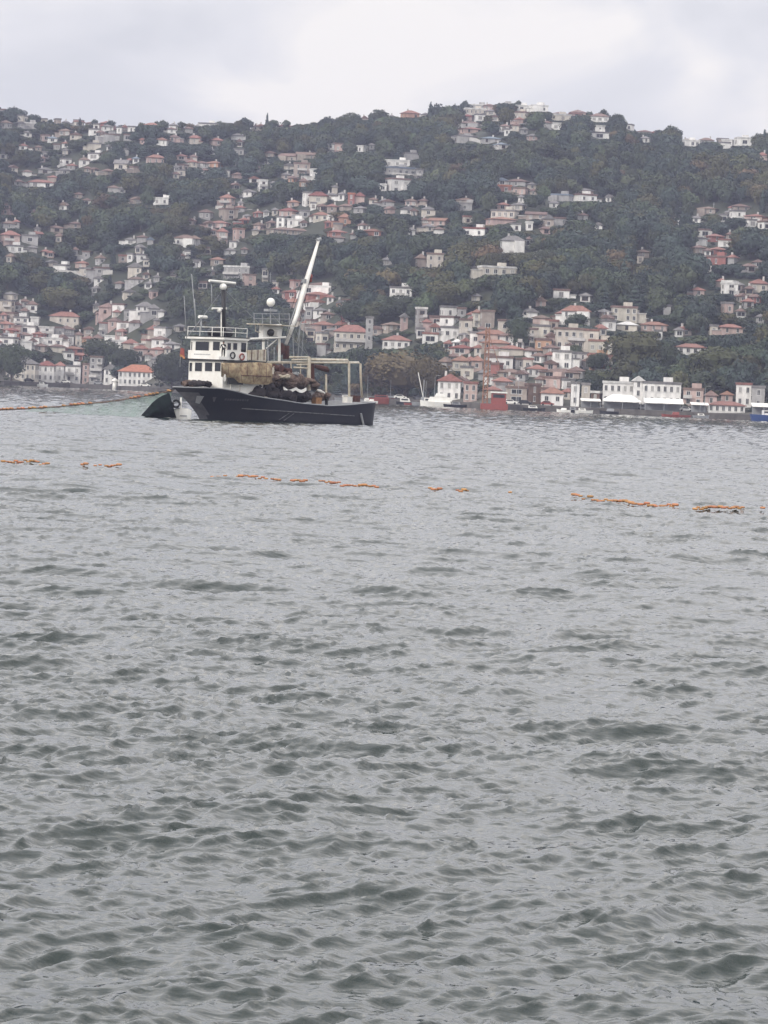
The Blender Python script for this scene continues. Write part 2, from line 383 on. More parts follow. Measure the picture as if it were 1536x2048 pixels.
tile(380, 180, 3.84, """
140 218 270 140 wgf, 310 235 255 60 ggf, 540 225 255 80 gnh, 510 275 315 70 cnh, 850 218 262 130 onh, 725 258 285 120 pth, 970 225 248 60 bnh,
1345 180 235 60 cng, 45 350 405 80 pth, 200 370 430 110 pth, 370 343 385 110 wgh, 170 470 500 50 wgh, 380 470 505 100 ggf, 25 500 560 60 cnh,
90 560 600 90 wnh, 185 550 600 130 oth, 340 558 590 50 ggh, 285 640 670 40 wgf, 360 635 690 90 pnh, 1075 418 500 58 wgf, 1142 415 485 80 pnf,
1320 445 482 85 wwf, 1395 425 460 40 ggh, 590 535 580 50 wgh, 620 475 520 90 bng, 770 490 555 170 bng, 890 480 540 150 bng, 855 565 665 120 bnf,
957 612 712 80 wwf, 790 675 715 70 onh, 868 678 760 70 onh, 555 695 780 75 wwf, 636 722 758 30 ggh, 455 785 822 100 wgg, 285 803 905 110 pth,
385 858 908 50 cgh, 895 790 895 70 wgf, 985 785 880 140 cmh, 1110 735 800 30 cgh, 1170 785 850 75 wgh, 1238 800 892 55 rrf, 1300 788 880 80 pmh,
795 848 905 100 pth, 120 920 998 110 gnh, 290 920 1002 140 bnf, 440 960 1010 70 pgh, 520 945 985 80 rth, 585 930 975 50 wgh, 650 905 965 50 cgh,
755 908 985 140 pmh, 875 930 990 80 ggf, 945 890 925 45 wgf, 1010 880 932 70 cnh, 1090 878 940 80 bth, 1190 880 935 100 bnh, 1310 910 952 110 ggh,
1005 943 1012 120 cth, 1090 985 1027 70 wwf, 1185 950 1050 100 oth, 698 980 1062 70 wgf, 808 1008 1052 120 wwf, 225 1010 1060 150 pth, 410 988 1040 80 rth,
530 1018 1090 90 pnh, 620 1010 1062 80 bnh, 180 1073 1122 60 pnh, 245 1060 1185 85 pth, 370 1068 1160 90 ptf, 500 1085 1120 60 cgh, 800 1070 1120 400 bnh,
1060 1030 1062 60 rth, 1125 1082 1135 150 rth, 1140 1138 1178 90 gnh, 1405 1078 1128 140 rth, 330 1173 1222 60 wgf, 300 1233 1272 100 wgh,
30 1120 1200 110 gnh, 60 1320 1368 70 ggg, 210 1288 1352 110 bth, 375 1358 1470 220 gwf, 450 1420 1530 100 pnf, 575 1380 1500 50 cgf,
655 1478 1532 40 cgf, 765 1380 1430 30 cng, 100 1483 1537 70 pnf, 1490 858 892 70 ggh, 1500 720 772 70 wgh""")
tile(760, 180, 3.84, """
90 178 202 50 wgh, 230 150 218 140 oth, 345 168 198 70 cgh, 760 62 95 150 gwf, 970 62 102 120 gwf, 1220 62 102 100 wwf, 840 108 150 90 pnh, 735 112 150 90 bnh,
730 152 190 160 cwf, 848 152 196 70 cgh, 765 190 242 80 wgf, 675 190 242 90 pmh, 1090 133 167 90 wwf, 1215 122 170 140 wwf, 1075 172 222 130 cnf,
1390 150 192 110 bnh, 1390 196 237 140 cwf, 1500 150 200 100 pth, 680 245 290 180 gnh, 700 290 335 190 pth, 680 338 387 170 wgh, 960 265 322 90 wnh,
1050 258 320 70 cnh, 975 330 352 40 wgf, 850 370 412 150 gbh, 930 413 457 110 wbh, 650 370 407 180 ggf, 1350 273 307 80 wwf, 240 508 537 110 ggf,
140 545 595 190 wwf, 150 600 662 220 gbf, 300 612 700 60 ggf, 135 685 795 180 wnf, 20 738 780 60 wwf, 945 678 735 100 gbg, 1060 688 745 170 gnh,
950 742 792 110 rrf, 1080 760 812 110 pnf, 1085 833 868 50 wgh, 660 840 890 150 bnh, 670 892 932 140 ggf, 950 883 925 110 pth, 1070 893 927 110 cgh,
960 935 990 200 cgf, 930 992 1038 220 pth, 670 975 1032 70 ctf, 735 1065 1132 190 wmf, 1040 1045 1092 80 wgf, 1145 1053 1082 55 wwf, 60 868 897 100 gng,
240 838 895 100 pnh, 340 843 892 80 bnh, 210 900 962 110 wgg, 370 900 972 110 cgh, 450 993 1045 150 ptg, 345 1000 1042 60 bnh, 240 1060 1132 70 wgh,
370 1048 1092 90 cgh, 1390 820 862 180 gbf, 1340 864 912 90 wgh, 1515 785 850 70 cnh, 1200 945 1000 160 bng, 1290 962 1070 90 bgg, 1380 1008 1047 110 gnf,
1015 1125 1290 180 wgh, 1220 1250 1302 100 cgh, 1145 1130 1215 50 gnh, 420 1262 1388 120 cnf, 310 1262 1382 90 bnh, 45 1320 1350 90 ggh,
900 1362 1432 270 cwf, 735 1368 1412 60 cgg, 710 1412 1452 90 gnf""")
tile(1136, 180, 3.84, """
75 130 195 120 pnh, 240 182 252 140 wnh, 240 295 325 80 wwf, 240 332 377 140 wgf, 480 283 312 60 wgf, 690 262 312 90 rth, 595 290 332 120 gnh,
595 360 407 110 wgh, 940 343 387 130 gnh, 935 392 435 140 wwf, 1065 343 402 110 gnh, 1245 330 357 70 wwf, 1355 333 357 70 wwf, 1235 372 410 100 wwf,
1350 370 432 120 wwf, 1205 415 452 80 wgf, 1495 478 562 90 pth, 130 775 812 130 pgh, 130 815 862 170 wnf, 325 808 872 70 wgg, 240 1020 1082 90 wgg,
1085 918 955 180 bnh, 990 985 1027 90 wgh, 1325 903 938 140 bnh, 1305 942 988 110 wgf, 1190 983 1017 60 wgf, 1450 972 1012 180 pth, 1400 1014 1057 90 wgf,
1505 1014 1082 80 wnf, 830 1013 1047 35 wgf, 1130 1138 1168 130 rth, 1030 1160 1202 90 wgf, 1205 1168 1212 100 wtf, 1150 1212 1272 140 rth,
1005 1222 1258 110 bnh, 1150 1282 1352 160 rnf, 1085 1310 1345 70 wgf, 1075 1373 1402 50 wgf, 575 1240 1292 100 bnh, 555 1300 1337 45 cgf,
1390 1368 1402 100 gnh, 1460 1335 1370 80 gnh, 1245 1478 1540 120 wwf, 1470 1458 1545 140 wth""")
tile(0, 560, 3.84, """
75 95 160 100 cgh, 180 152 215 80 gnh, 185 217 300 60 gnh, 740 60 107 80 ggh, 985 75 132 110 cgg, 740 180 237 60 cgh, 825 185 292 130 pnh,
500 250 352 220 cth, 980 235 302 60 ggf, 1045 230 307 90 wgg, 1110 285 327 60 wgf, 1240 235 287 60 wgh, 1380 345 402 100 cgh, 935 378 442 100 pth,
1245 368 452 120 wgf, 25 260 312 60 pth, 40 320 382 120 pth, 265 328 347 60 wwf, 200 375 415 150 wgf, 340 368 452 120 wwf, 80 385 432 110 rmh,
50 435 467 120 wgh, 175 430 467 120 wnh, 60 475 507 130 wgf, 185 490 532 100 wwf, 300 430 462 100 rth, 385 462 507 160 wwf, 520 435 497 80 wgf,
435 508 555 120 cnh, 310 508 552 90 bnh, 680 438 497 100 oth, 855 440 492 100 wwf, 915 494 527 140 wwf, 550 520 572 180 rth, 610 575 625 130 rth,
1075 500 602 110 pth, 1060 603 642 50 wgf, 1210 540 582 120 pth, 1310 478 547 130 wgh, 1195 610 652 80 ggh,
160 585 782 240 cgh A, 350 620 792 140 wmh A, 455 625 794 75 wth A, 560 655 796 125 wgf B, 735 585 800 105 gnf B, 655 640 798 55 pnf A, 845 645 805 112 wgg A,
1055 650 822 300 wrh A""")
tile(540, 560, 4.267, """
430 30 95 220 cnh, 430 100 128 300 wwf, 195 90 160 140 rmh, 200 165 262 140 pth, 400 122 178 200 rth, 385 192 242 200 wtg, 595 175 277 60 ogg,
330 240 342 60 ggf, 680 292 372 150 rmh, 450 360 450 200 pth, 440 452 552 100 cgf, 340 430 542 70 cgf, 690 385 615 300 cth B, 840 320 602 50 ggf,
1120 60 192 200 wgf B, 1285 240 452 90 gwf, 1040 370 442 160 bnh, 1140 290 432 60 pgg, 1080 475 602 250 wth B, 1365 458 552 120 wtf, 450 552 660 100 gnf""")
tile(840, 560, 4.267, """
240 230 332 130 wgf, 355 255 322 70 gnf, 480 255 422 60 cth, 572 265 432 110 bnf, 385 335 522 112 cnf B, 252 338 395 150 wnf, 252 398 512 150 wgf B,
472 448 562 90 wgf, 480 118 192 90 cgh, 620 430 540 240 pth, 650 545 602 230 bth, 320 530 592 90 wwh, 360 594 642 200 pmh, 1210 105 162 140 wnf,
1420 150 192 110 wgh, 1030 150 242 90 png, 940 250 332 120 wgg, 1330 225 402 230 wth, 1040 305 385 150 pnh, 1035 388 502 160 cgf B, 1050 505 612 140 onf A,
850 450 602 32 wgf, 1270 412 605 250 cnf B, 1210 608 772 150 wgf, 1460 422 622 130 ctf B, 1500 632 775 110 otf, 630 602 650 130 cth, 775 590 648 200 cth,
690 652 762 200 wnf B, 835 692 762 100 gnf, 1020 650 712 120 wnh, 1110 642 702 70 pth, 1000 722 832 180 wth A, 218 660 792 110 gnh, 350 640 790 160 cth B,
400 742 862 100 cgf, 490 650 782 110 pth, 655 740 802 100 rnf, 770 765 852 200 bnh, 700 830 942 150 pth, 850 862 952 150 cgh, 1200 770 850 330 bnh,
1140 852 920 210 pnf, 250 800 1040 215 wmh A, 430 870 1042 125 ptf A, 820 915 1052 160 bnf, 950 890 1056 140 dnf, 1130 915 1072 210 wth B, 1320 870 1085 50 wgf A,
1410 880 1088 50 cgf A""")
tile(1176, 560, 4.267, """
310 232 357 190 cnf, 170 335 382 100 png, 340 380 442 180 cwh, 570 370 442 220 pth, 600 488 517 50 wgf, 170 382 432 120 wgf, 675 265 302 55 wgf,
935 65 142 120 pth, 1210 30 142 130 wwf, 1460 0 112 150 cth, 1190 200 302 90 pgf, 1425 150 202 90 rnh, 1470 320 372 60 ggh, 110 515 640 210 ctf B,
100 642 785 180 otf, 775 445 487 50 wgh, 1070 418 472 70 cgf, 1215 400 462 200 pth, 880 545 642 260 wth B, 630 690 722 40 wgf,
262 868 1072 275 wwf A, 425 818 1080 105 wwg A, 632 872 1080 330 wgf A, 90 960 1050 120 dwf, 900 925 1076 180 pnf B, 1050 940 1080 115 pnh A, 1190 945 1050 120 pth A,
1330 880 1092 140 wtf A, 1455 905 1104 120 ggf A, 1185 1058 1176 330 wth A""")

WCOL = dict(w='white', c='cream', g='grey', p='pink', b='beige', r='brick red', o='orange', d='brown timber')
RCOL = dict(t='terracotta', m='maroon', n='brown', g='grey', w='white', b='blue-grey', r='bright orange')
RTYP = dict(h='hipped roof', g='gabled roof', f='flat roof')

def window_mesh(name, w_, h_, fm, shutters=0):
    b_ = MB()
    b_.box(-w_ / 2, w_ / 2, -.05, .05, -h_ / 2, h_ / 2, 0)                         # frame, a little proud of the wall
    iw, ih = w_ / 2 - .13, h_ / 2 - .13
    b_.box(-iw, -.05, -.075, -.045, -ih, ih, 1); b_.box(.05, iw, -.075, -.045, -ih, ih, 1)
    b_.box(-w_ / 2 - .1, w_ / 2 + .1, -.16, .02, -h_ / 2 - .1, -h_ / 2, 0)          # sill
    return mesh_from(name, b_.V, b_.F, [fm, M_PANE], b_.M)
M_BLIND = mat('pale_blinds', (0.34, 0.33, 0.31), .7, .3, .8, .2)
WINS = [window_mesh('window', 1.25, 1.6, M_FRAME), window_mesh('window', 1.5, 1.5, M_BFRAME), window_mesh('window', 1.0, 1.8, M_FRAME), window_mesh('window', 2.2, 2.0, M_FRAME)]
WIN_W = [1.25, 1.5, 1.0, 2.2]; WIN_H = [1.6, 1.5, 1.8, 2.0]

BLIND = []
for m_ in WINS:
    c_ = m_.copy(); c_.materials[1] = M_BLIND; BLIND.append(c_)

def roof_mesh(W, D, h0, rh, typ, m):
    b_ = MB(); o = .55; x, y = W / 2 + o, D / 2 + o
    if typ == 'f':
        b_.box(-W / 2 - .25, W / 2 + .25, -D / 2 - .25, D / 2 + .25, h0, h0 + .28)
        for (a0, a1, c0, c1) in ((-W / 2 - .25, W / 2 + .25, -D / 2 - .25, -D / 2 - .05), (-W / 2 - .25, W / 2 + .25, D / 2 + .05, D / 2 + .25), (-W / 2 - .25, -W / 2 - .05, -D / 2 - .05, D / 2 + .05), (W / 2 + .05, W / 2 + .25, -D / 2 - .05, D / 2 + .05)):
            b_.box(a0, a1, c0, c1, h0 + .28, h0 + .75)
        return b_
    lo = h0 - .12
    E = [(-x, -y, lo), (x, -y, lo), (x, y, lo), (-x, y, lo), (-x, -y, h0 + .08), (x, -y, h0 + .08), (x, y, h0 + .08), (-x, y, h0 + .08)]
    if typ == 'h':
        if W >= D: r = max(W / 2 - D / 2, .2); T = [(-r, 0, h0 + rh), (r, 0, h0 + rh)]; Fs = [(4, 5, 9, 8), (5, 6, 9), (6, 7, 8, 9), (7, 4, 8)]
        else: r = max(D / 2 - W / 2, .2); T = [(0, -r, h0 + rh), (0, r, h0 + rh)]; Fs = [(4, 5, 8), (5, 6, 9, 8), (6, 7, 9), (7, 4, 8, 9)]
    else:
        if W >= D * 1.15: T = [(-x, 0, h0 + rh), (x, 0, h0 + rh)]; Fs = [(4, 5, 9, 8), (5, 6, 9), (6, 7, 8, 9), (7, 4, 8)]
        else: T = [(0, -y, h0 + rh), (0, y, h0 + rh)]; Fs = [(4, 5, 8), (5, 6, 9, 8), (6, 7, 9), (7, 4, 8, 9)]
    b_.add(E + T, [(0, 3, 2, 1), (0, 1, 5, 4), (1, 2, 6, 5), (2, 3, 7, 6), (3, 0, 4, 7)] + Fs)
    return b_

HB = []                                                   # what each house covers: for the trees
def make_house(i, h):
    x, y, z = hit(h['px'], h['b'])
    u_ = x / y; d0 = float(shore_y(u_))
    if y < d0 + 15.5: y = d0 + 15.5; x = u_ * y; z = float(terrain(x, y))
    pb = float(proj(x, y, z)[1]); h['b'] = max(pb, h['t'] + 8) if h['b'] > 740 else h['b']
    s = F / y
    h['w'] *= 1.06 if h['opt'] else 1.12 + .06 * (h['b'] > 600)
    W = h['w'] / s; H = (h['b'] - h['t'] + (0 if h['opt'] else 1.5)) / s
    yaw = R(rng.uniform(-26, 26)) if not h['opt'] else R(rng.uniform(-10, 10))
    if h['opt'] and h['b'] > 740: yaw = R(-4)
    H = max(H, 3.6)
    D = min(max(W * rng.uniform(.5, .8), 5.5), 9.5)
    if W < 4.5: yaw *= .3; D = W
    Wf = max((W - D * math.sin(abs(yaw))) / math.cos(yaw), W * .62) - (.9 if h['typ'] != 'f' else .4)
    Wf = max(Wf, 2.6)
    rh = {'h': min(.34 * H, .26 * D + .6), 'g': min(.36 * H, .28 * min(D, Wf) + .7), 'f': .6}[h['typ']]
    wh = H - rh
    floors = max(1, int(round(wh / 3.0))); fh = wh / floors
    root = empty('house' if W < 15 and floors <= 3 else 'apartment_house' if floors > 3 else 'villa', (x, y + D / 2 * math.cos(yaw), z), yaw)
    HB.append((h['px'], h['t'], h['b'], h['w'], y, root, floors, W, h))
    wm, rm = WALL[h['wall']], ROOF[h['roof']]
    b_ = MB().box(-Wf / 2, Wf / 2, -D / 2, D / 2, -5 if y > d0 + 40 else -.3, wh)
    k = rng.random()
    if Wf > 8 and k < .45 and not h['opt']:                # a bay that steps forward or an extension
        e_ = rng.choice((-1, 1)) * Wf * .25
        b_.box(e_ - Wf * .22, e_ + Wf * .22, -D / 2 - 1.3, -D / 2 + .1, -5, wh - fh * rng.choice((0, 0, 1)) - .05)
    if h['typ'] == 'g' and Wf < D * 1.15:
        b_.add([(-Wf / 2, -D / 2, wh), (Wf / 2, -D / 2, wh), (0, -D / 2, wh + rh * .9)], [(0, 1, 2)])
    if rng.random() < .5 and not h['opt'] and W > 5:           # a lower side wing
        e_ = rng.choice((-1, 1)); ww_ = rng.uniform(1.8, 3.6); hh_ = wh * rng.uniform(.4, .72)
        x0_, x1_ = sorted((e_ * Wf / 2, e_ * (Wf / 2 + ww_))); b_.box(x0_, x1_, -D / 2 + .8, D / 2 - .6, -5, hh_)
        wing = (x0_, x1_, hh_)
    else: wing = None
    b_.build('wall', wm, root)
    if wing: MB().box(wing[0] - .25, wing[1] + .25, -D / 2 + .5, D / 2 - .4, wing[2], wing[2] + .3).build('wing_roof', rm if rng.random() < .6 else M_SLAB, root)
    if h['typ'] != 'f' or True:
        rf = roof_mesh(Wf, D, wh, rh, h['typ'], rm).build('roof', rm, root)
        if rng.random() < .55 and h['typ'] != 'f':
            cx = rng.uniform(-.3, .3) * Wf; MB().box(cx - .35, cx + .35, .6, 1.3, wh + rh * .3, wh + rh + .9).build('chimney', M_SLAB, rf)
        elif h['typ'] == 'f' and Wf > 6:
            MB().box(-1.4 + Wf * .15, 1.6 + Wf * .15, 0, 2.6, wh + .28, wh + 2.2).build('roof_hut', wm, rf)
    wi = rng.choice((0, 0, 0, 1, 2, 2, 3)) if not h['opt'] else (2 if h['opt'] == 'A' else 0)
    ww, hh = WIN_W[wi], min(WIN_H[wi], fh * .66)
    balc = h['opt'] == 'B' or (not h['opt'] and rng.random() < .38 and floors > 1)
    wins = []
    def face(length, ox, oy, ang, front):
        sp = ww * (1.75 if h['opt'] else rng.uniform(1.9, 3.0))
        n = max(1, int((length - .6) / sp))
        for f in range(floors):
            for j in range(n):
                if not h['opt'] and rng.random() < .16: continue
                t_ = (j - (n - 1) / 2) * (length / n)
                c_, s_ = math.cos(ang), math.sin(ang)
                wins.append((ox + t_ * c_, oy + t_ * s_, f * fh + fh * .56, ang))
    y_f = -D / 2
    face(Wf, 0, y_f, 0, True)
    face(D, Wf / 2, 0, math.pi / 2, False); face(D, -Wf / 2, 0, -math.pi / 2, False)
    if len(wins) > 70: wins = wins[:70]
    wsx = rng.choice((.75, .9, 1, 1, 1.2, 1.6)) if not h['opt'] else 1
    for (a, c, e_, ang) in wins:
        o = bpy.data.objects.new('window', WINS[wi] if rng.random() < .72 else BLIND[wi]); col.objects.link(o); o.parent = root
        o.location = (a, c, e_); o.rotation_euler = (0, 0, ang)
        o.scale = (wsx, 1, hh / WIN_H[wi])
    if balc:
        for f in range(1, floors):
            bb = MB(); bw = Wf * rng.choice((.42, .6, .96)); ox = rng.choice((-1, 0, 1)) * (Wf - bw) / 2
            bb.box(ox - bw / 2, ox + bw / 2, y_f - 1.45, y_f - .02, f * fh - .12, f * fh + .08)
            bb.box(ox - bw / 2, ox + bw / 2, y_f - 1.45, y_f - 1.37, f * fh + .08, f * fh + .95)
            bb.build('balcony', M_SLAB, root)
    if h['roof'] in 'tmn' and rng.random() < .25 and floors >= 2 and not h['opt']:
        MB().box(-Wf / 2 - 1.2, Wf / 2 + 1.2, -D / 2 - 3.2, -D / 2 - 2.9, -3, .6).build('terrace_wall', M_SLAB, root)
# low ranges fill the gaps of the dense quarters; only the 290 largest houses are things of their own
listed = list(HOUSES); extra = []
def clash(px, t_, b_, w_, pool, k=.55):
    for q in pool:
        if abs(q['px'] - px) < (q['w'] + w_) / 2 * k and not (t_ > q['b'] - (q['b'] - q['t']) * .3 or b_ < q['t'] + 2): return True
    return False
low_town = [q for q in listed if q['px'] > 560 and q['b'] > 590] + [q for q in listed if q['px'] < 330 and q['b'] > 630]
for _ in range(6000):
    if len(extra) >= 185: break
    q = rng.choice(low_town) if rng.random() < .78 else rng.choice(listed)
    if q['b'] < 235: continue
    big_ = q['b'] > 600; w_ = rng.uniform(14, 34 if big_ else 24); h_ = rng.uniform(10, 30 if big_ else 15); px = q['px'] + rng.uniform(-34, 34); b_ = q['b'] + rng.uniform(-20, 20)
    if not -20 < px < 1560 or b_ > np.interp(px, [a[0] for a in SHORE_PX], [a[1] for a in SHORE_PX]) - 14: continue
    dens = sum(1 for a in listed if abs(a['px'] - px) < 60 and abs(a['b'] - b_) < 45)
    if dens < 6 or clash(px, b_ - h_, b_, w_, listed + extra): continue
    if any(abs(px - a) < c / 2 + 8 and t0 - 6 < b_ and b_ - h_ < b0 + 6 for a, t0, b0, c in ((812, 700, 795, 150), (1272, 664, 762, 118), (562, 466, 512, 62), (115, 576, 628, 78), (890, 562, 622, 92), (1432, 692, 776, 100))): continue
    extra.append(dict(px=px, t=b_ - h_, b=b_, w=w_, wall=rng.choice('wwwccgggbbbp'), roof=rng.choice('ttnnnngg'), typ=rng.choice('hhhgf'), opt=''))
HOUSES += extra
order = sorted(range(len(HOUSES)), key=lambda i: -(HOUSES[i]['w'] * (HOUSES[i]['b'] - HOUSES[i]['t']) + (1e6 if HOUSES[i]['opt'] else 0)))
single = set(i for i in order[:290] if HOUSES[i] not in extra)
acc = dict(V=[], F=[], M=[], slots=[], n=0)
def absorb(o, mw):
    mw = mw @ (Matrix.Translation(o.location) @ o.rotation_euler.to_matrix().to_4x4() @ Matrix.Diagonal((*o.scale, 1)))
    if o.type == 'MESH':
        me = o.data; sl = []
        for m_ in me.materials:
            if m_ not in acc['slots']: acc['slots'].append(m_)
            sl.append(acc['slots'].index(m_))
        acc['V'] += [tuple(mw @ v.co) for v in me.vertices]
        for p in me.polygons: acc['F'].append(tuple(v + acc['n'] for v in p.vertices)); acc['M'].append(sl[p.material_index] if sl else 0)
        acc['n'] += len(me.vertices)
    for c in KIDS.get(o, ()): absorb(c, mw)
small_roots = []
for i, h in enumerate(HOUSES):
    make_house(i, h)
    if i not in single: small_roots.append(HB[-1][5]); HB[-1] = HB[-1][:5] + (None,) + HB[-1][6:]
KIDS = {}
for o in col.objects:
    if o.parent is not None: KIDS.setdefault(o.parent, []).append(o)
for r_ in small_roots: absorb(r_, Matrix.Identity(4))
def wipe(o, out):
    for c in KIDS.get(o, ()): wipe(c, out)
    out.append(o)
dead = []
for r_ in small_roots: wipe(r_, dead)
bpy.data.batch_remove(dead)
o = link('distant_houses', mesh_from('distant_houses', acc['V'], acc['F'], acc['slots'], acc['M'])); tag(o, kind='stuff')

# retaining walls and terrace walls that follow the slope
def wall_line(pts, h_, lab, m_=None):
    P = [hit(*p) for p in pts]; Q = []
    for a, b_ in zip(P[:-1], P[1:]):
        for k in range(4): x, y = a[0] + (b_[0] - a[0]) * k / 4, a[1] + (b_[1] - a[1]) * k / 4; Q.append((x, y, float(terrain(x, y))))
    Q.append(P[-1]); c = Q[0]; b_ = MB()
    for (x, y, z) in Q: b_.V += [(x - c[0], y - c[1], z - c[2] - 2), (x - c[0], y - c[1], z - c[2] + h_), (x - c[0], y - c[1] + .5, z - c[2] + h_), (x - c[0], y - c[1] + .5, z - c[2] - 2)]
    n = len(Q)
    for i in range(n - 1):
        for k in range(4): b_.F.append((4 * i + k, 4 * i + 4 + k, 4 * i + 4 + (k + 1) % 4, 4 * i + (k + 1) % 4))
    b_.F += [(0, 1, 2, 3), (4 * n - 1, 4 * n - 2, 4 * n - 3, 4 * n - 4)]; b_.M = [0] * len(b_.F)
    o = b_.build('retaining_wall', m_ or M_SLAB, None, loc=c); tag(o, lab, 'wall', 'retaining walls on the hillside')
for pts, h_, lab in [(((716, 350), (735, 347), (757, 351)), 2.0, 'pale retaining wall right of the white-walled house above the centre'),
    (((770, 352), (815, 356), (842, 362), (868, 356)), 2.0, 'pale retaining wall running right from the blue-roofed hillside house'),
    (((895, 280), (925, 284), (962, 288)), 1.8, 'grey terrace wall under the hilltop row of houses'),
    (((1018, 296), (1045, 308)), 1.6, 'short terrace wall right of the blue-roofed hilltop house'),
    (((1480, 442), (1500, 444), (1520, 448)), 2, 'terrace wall below the villas by the right edge'),
    (((85, 545), (150, 552), (225, 549)), 2, 'long pale terrace wall under the cream houses at lower left'),
    (((1320, 735), (1345, 737)), 1.8, 'short pale wall below the white villa at lower right'),
    (((1465, 728), (1500, 736)), 2, 'pale sloping wall right of the olive tree at lower right'),
    (((640, 540), (668, 548)), 1.6, 'thin terrace wall right of the crane boom'),
    (((1020, 260), (1060, 250), (1100, 262)), 1.6, 'terrace wall below the white hilltop villas')]: wall_line(pts, h_, lab)

# labels: look first, then where it stands
def band(b, px):
    y_sh = np.interp(px, [q[0] for q in SHORE_PX], [q[1] for q in SHORE_PX])
    y_rd = np.interp(px, [q[0] for q in SKY_PX], [q[1] for q in SKY_PX])
    f = (y_sh - b) / (y_sh - y_rd)
    return ('on the shore' if f < .075 else 'behind the shore' if f < .17 else 'low uphill' if f < .34 else 'halfway uphill' if f < .58 else 'high uphill' if f < .87 else 'near the skyline')
ZONES = [(110, 'at left edge'), (230, 'at far left'), (345, 'left of boat'), (450, 'above wheelhouse'), (560, 'above boat'), (650, 'above crane'),
         (760, 'above stern'), (900, 'right of boat'), (1010, 'right of centre'), (1130, 'further right'), (1260, 'in right third'), (1400, 'at far right'), (9999, 'at right edge')]
def zone(px):
    for a, n_ in ZONES:
        if px < a: return n_
ORD = ['leftmost', 'second from left', 'third from left', 'fourth from left', 'fifth from left', 'sixth from left', 'seventh from left', 'eighth from left', 'ninth from left', 'tenth from left', 'eleventh from left', 'twelfth from left', 'thirteenth from left', 'fourteenth from left', 'fifteenth from left', 'sixteenth from left']
def unique_labels(items, cat):
    """items: (px, object, label, group): equal labels get their order from the left"""
    d_ = {}
    for q in items: d_.setdefault(q[2], []).append(q)
    for lab, l in d_.items():
        l.sort(key=lambda q: q[0])
        for k, (px, o, _, grp) in enumerate(l):
            x_ = lab if len(l) == 1 else f'{lab}, {("left one" if k == 0 else "right one") if len(l) == 2 else ORD[min(k, 15)]}'
            o['label'] = x_; o['category'] = cat; o['group'] = grp
NUM = {1: 'one-storey', 2: 'two-storey', 3: 'three-storey', 4: 'four-storey', 5: 'five-storey'}
items = []
for (px, t_, b_, w_, y, root, fl, W, h) in HB:
    if root is None: continue
    size = 'narrow' if W < 6.5 else 'broad' if W > 17 else ''
    rc, rt = RCOL[h['roof']], RTYP[h['typ']].split()[0]
    lab = ' '.join(q for q in (size, WCOL[h['wall']], NUM.get(fl, 'tall'), 'house,', rc, rt, 'roof,', band(b_, px), zone(px)) if q)
    if len(lab.split()) > 13: lab = lab.replace('narrow ', '').replace('broad ', '')
    if len(lab.split()) > 13: lab = lab.replace(' timber', '')
    items.append((px, root, lab, 'houses along the shore' if 'shore' in lab else 'houses on the hillside'))
unique_labels(items, 'house')
for _ in items:
    if _[1]['label'].split()[0] == 'x': print(_)
print('houses', len(items), 'joined', len(small_roots), 'maxwords', max(len(q[1]['label'].split()) for q in items))
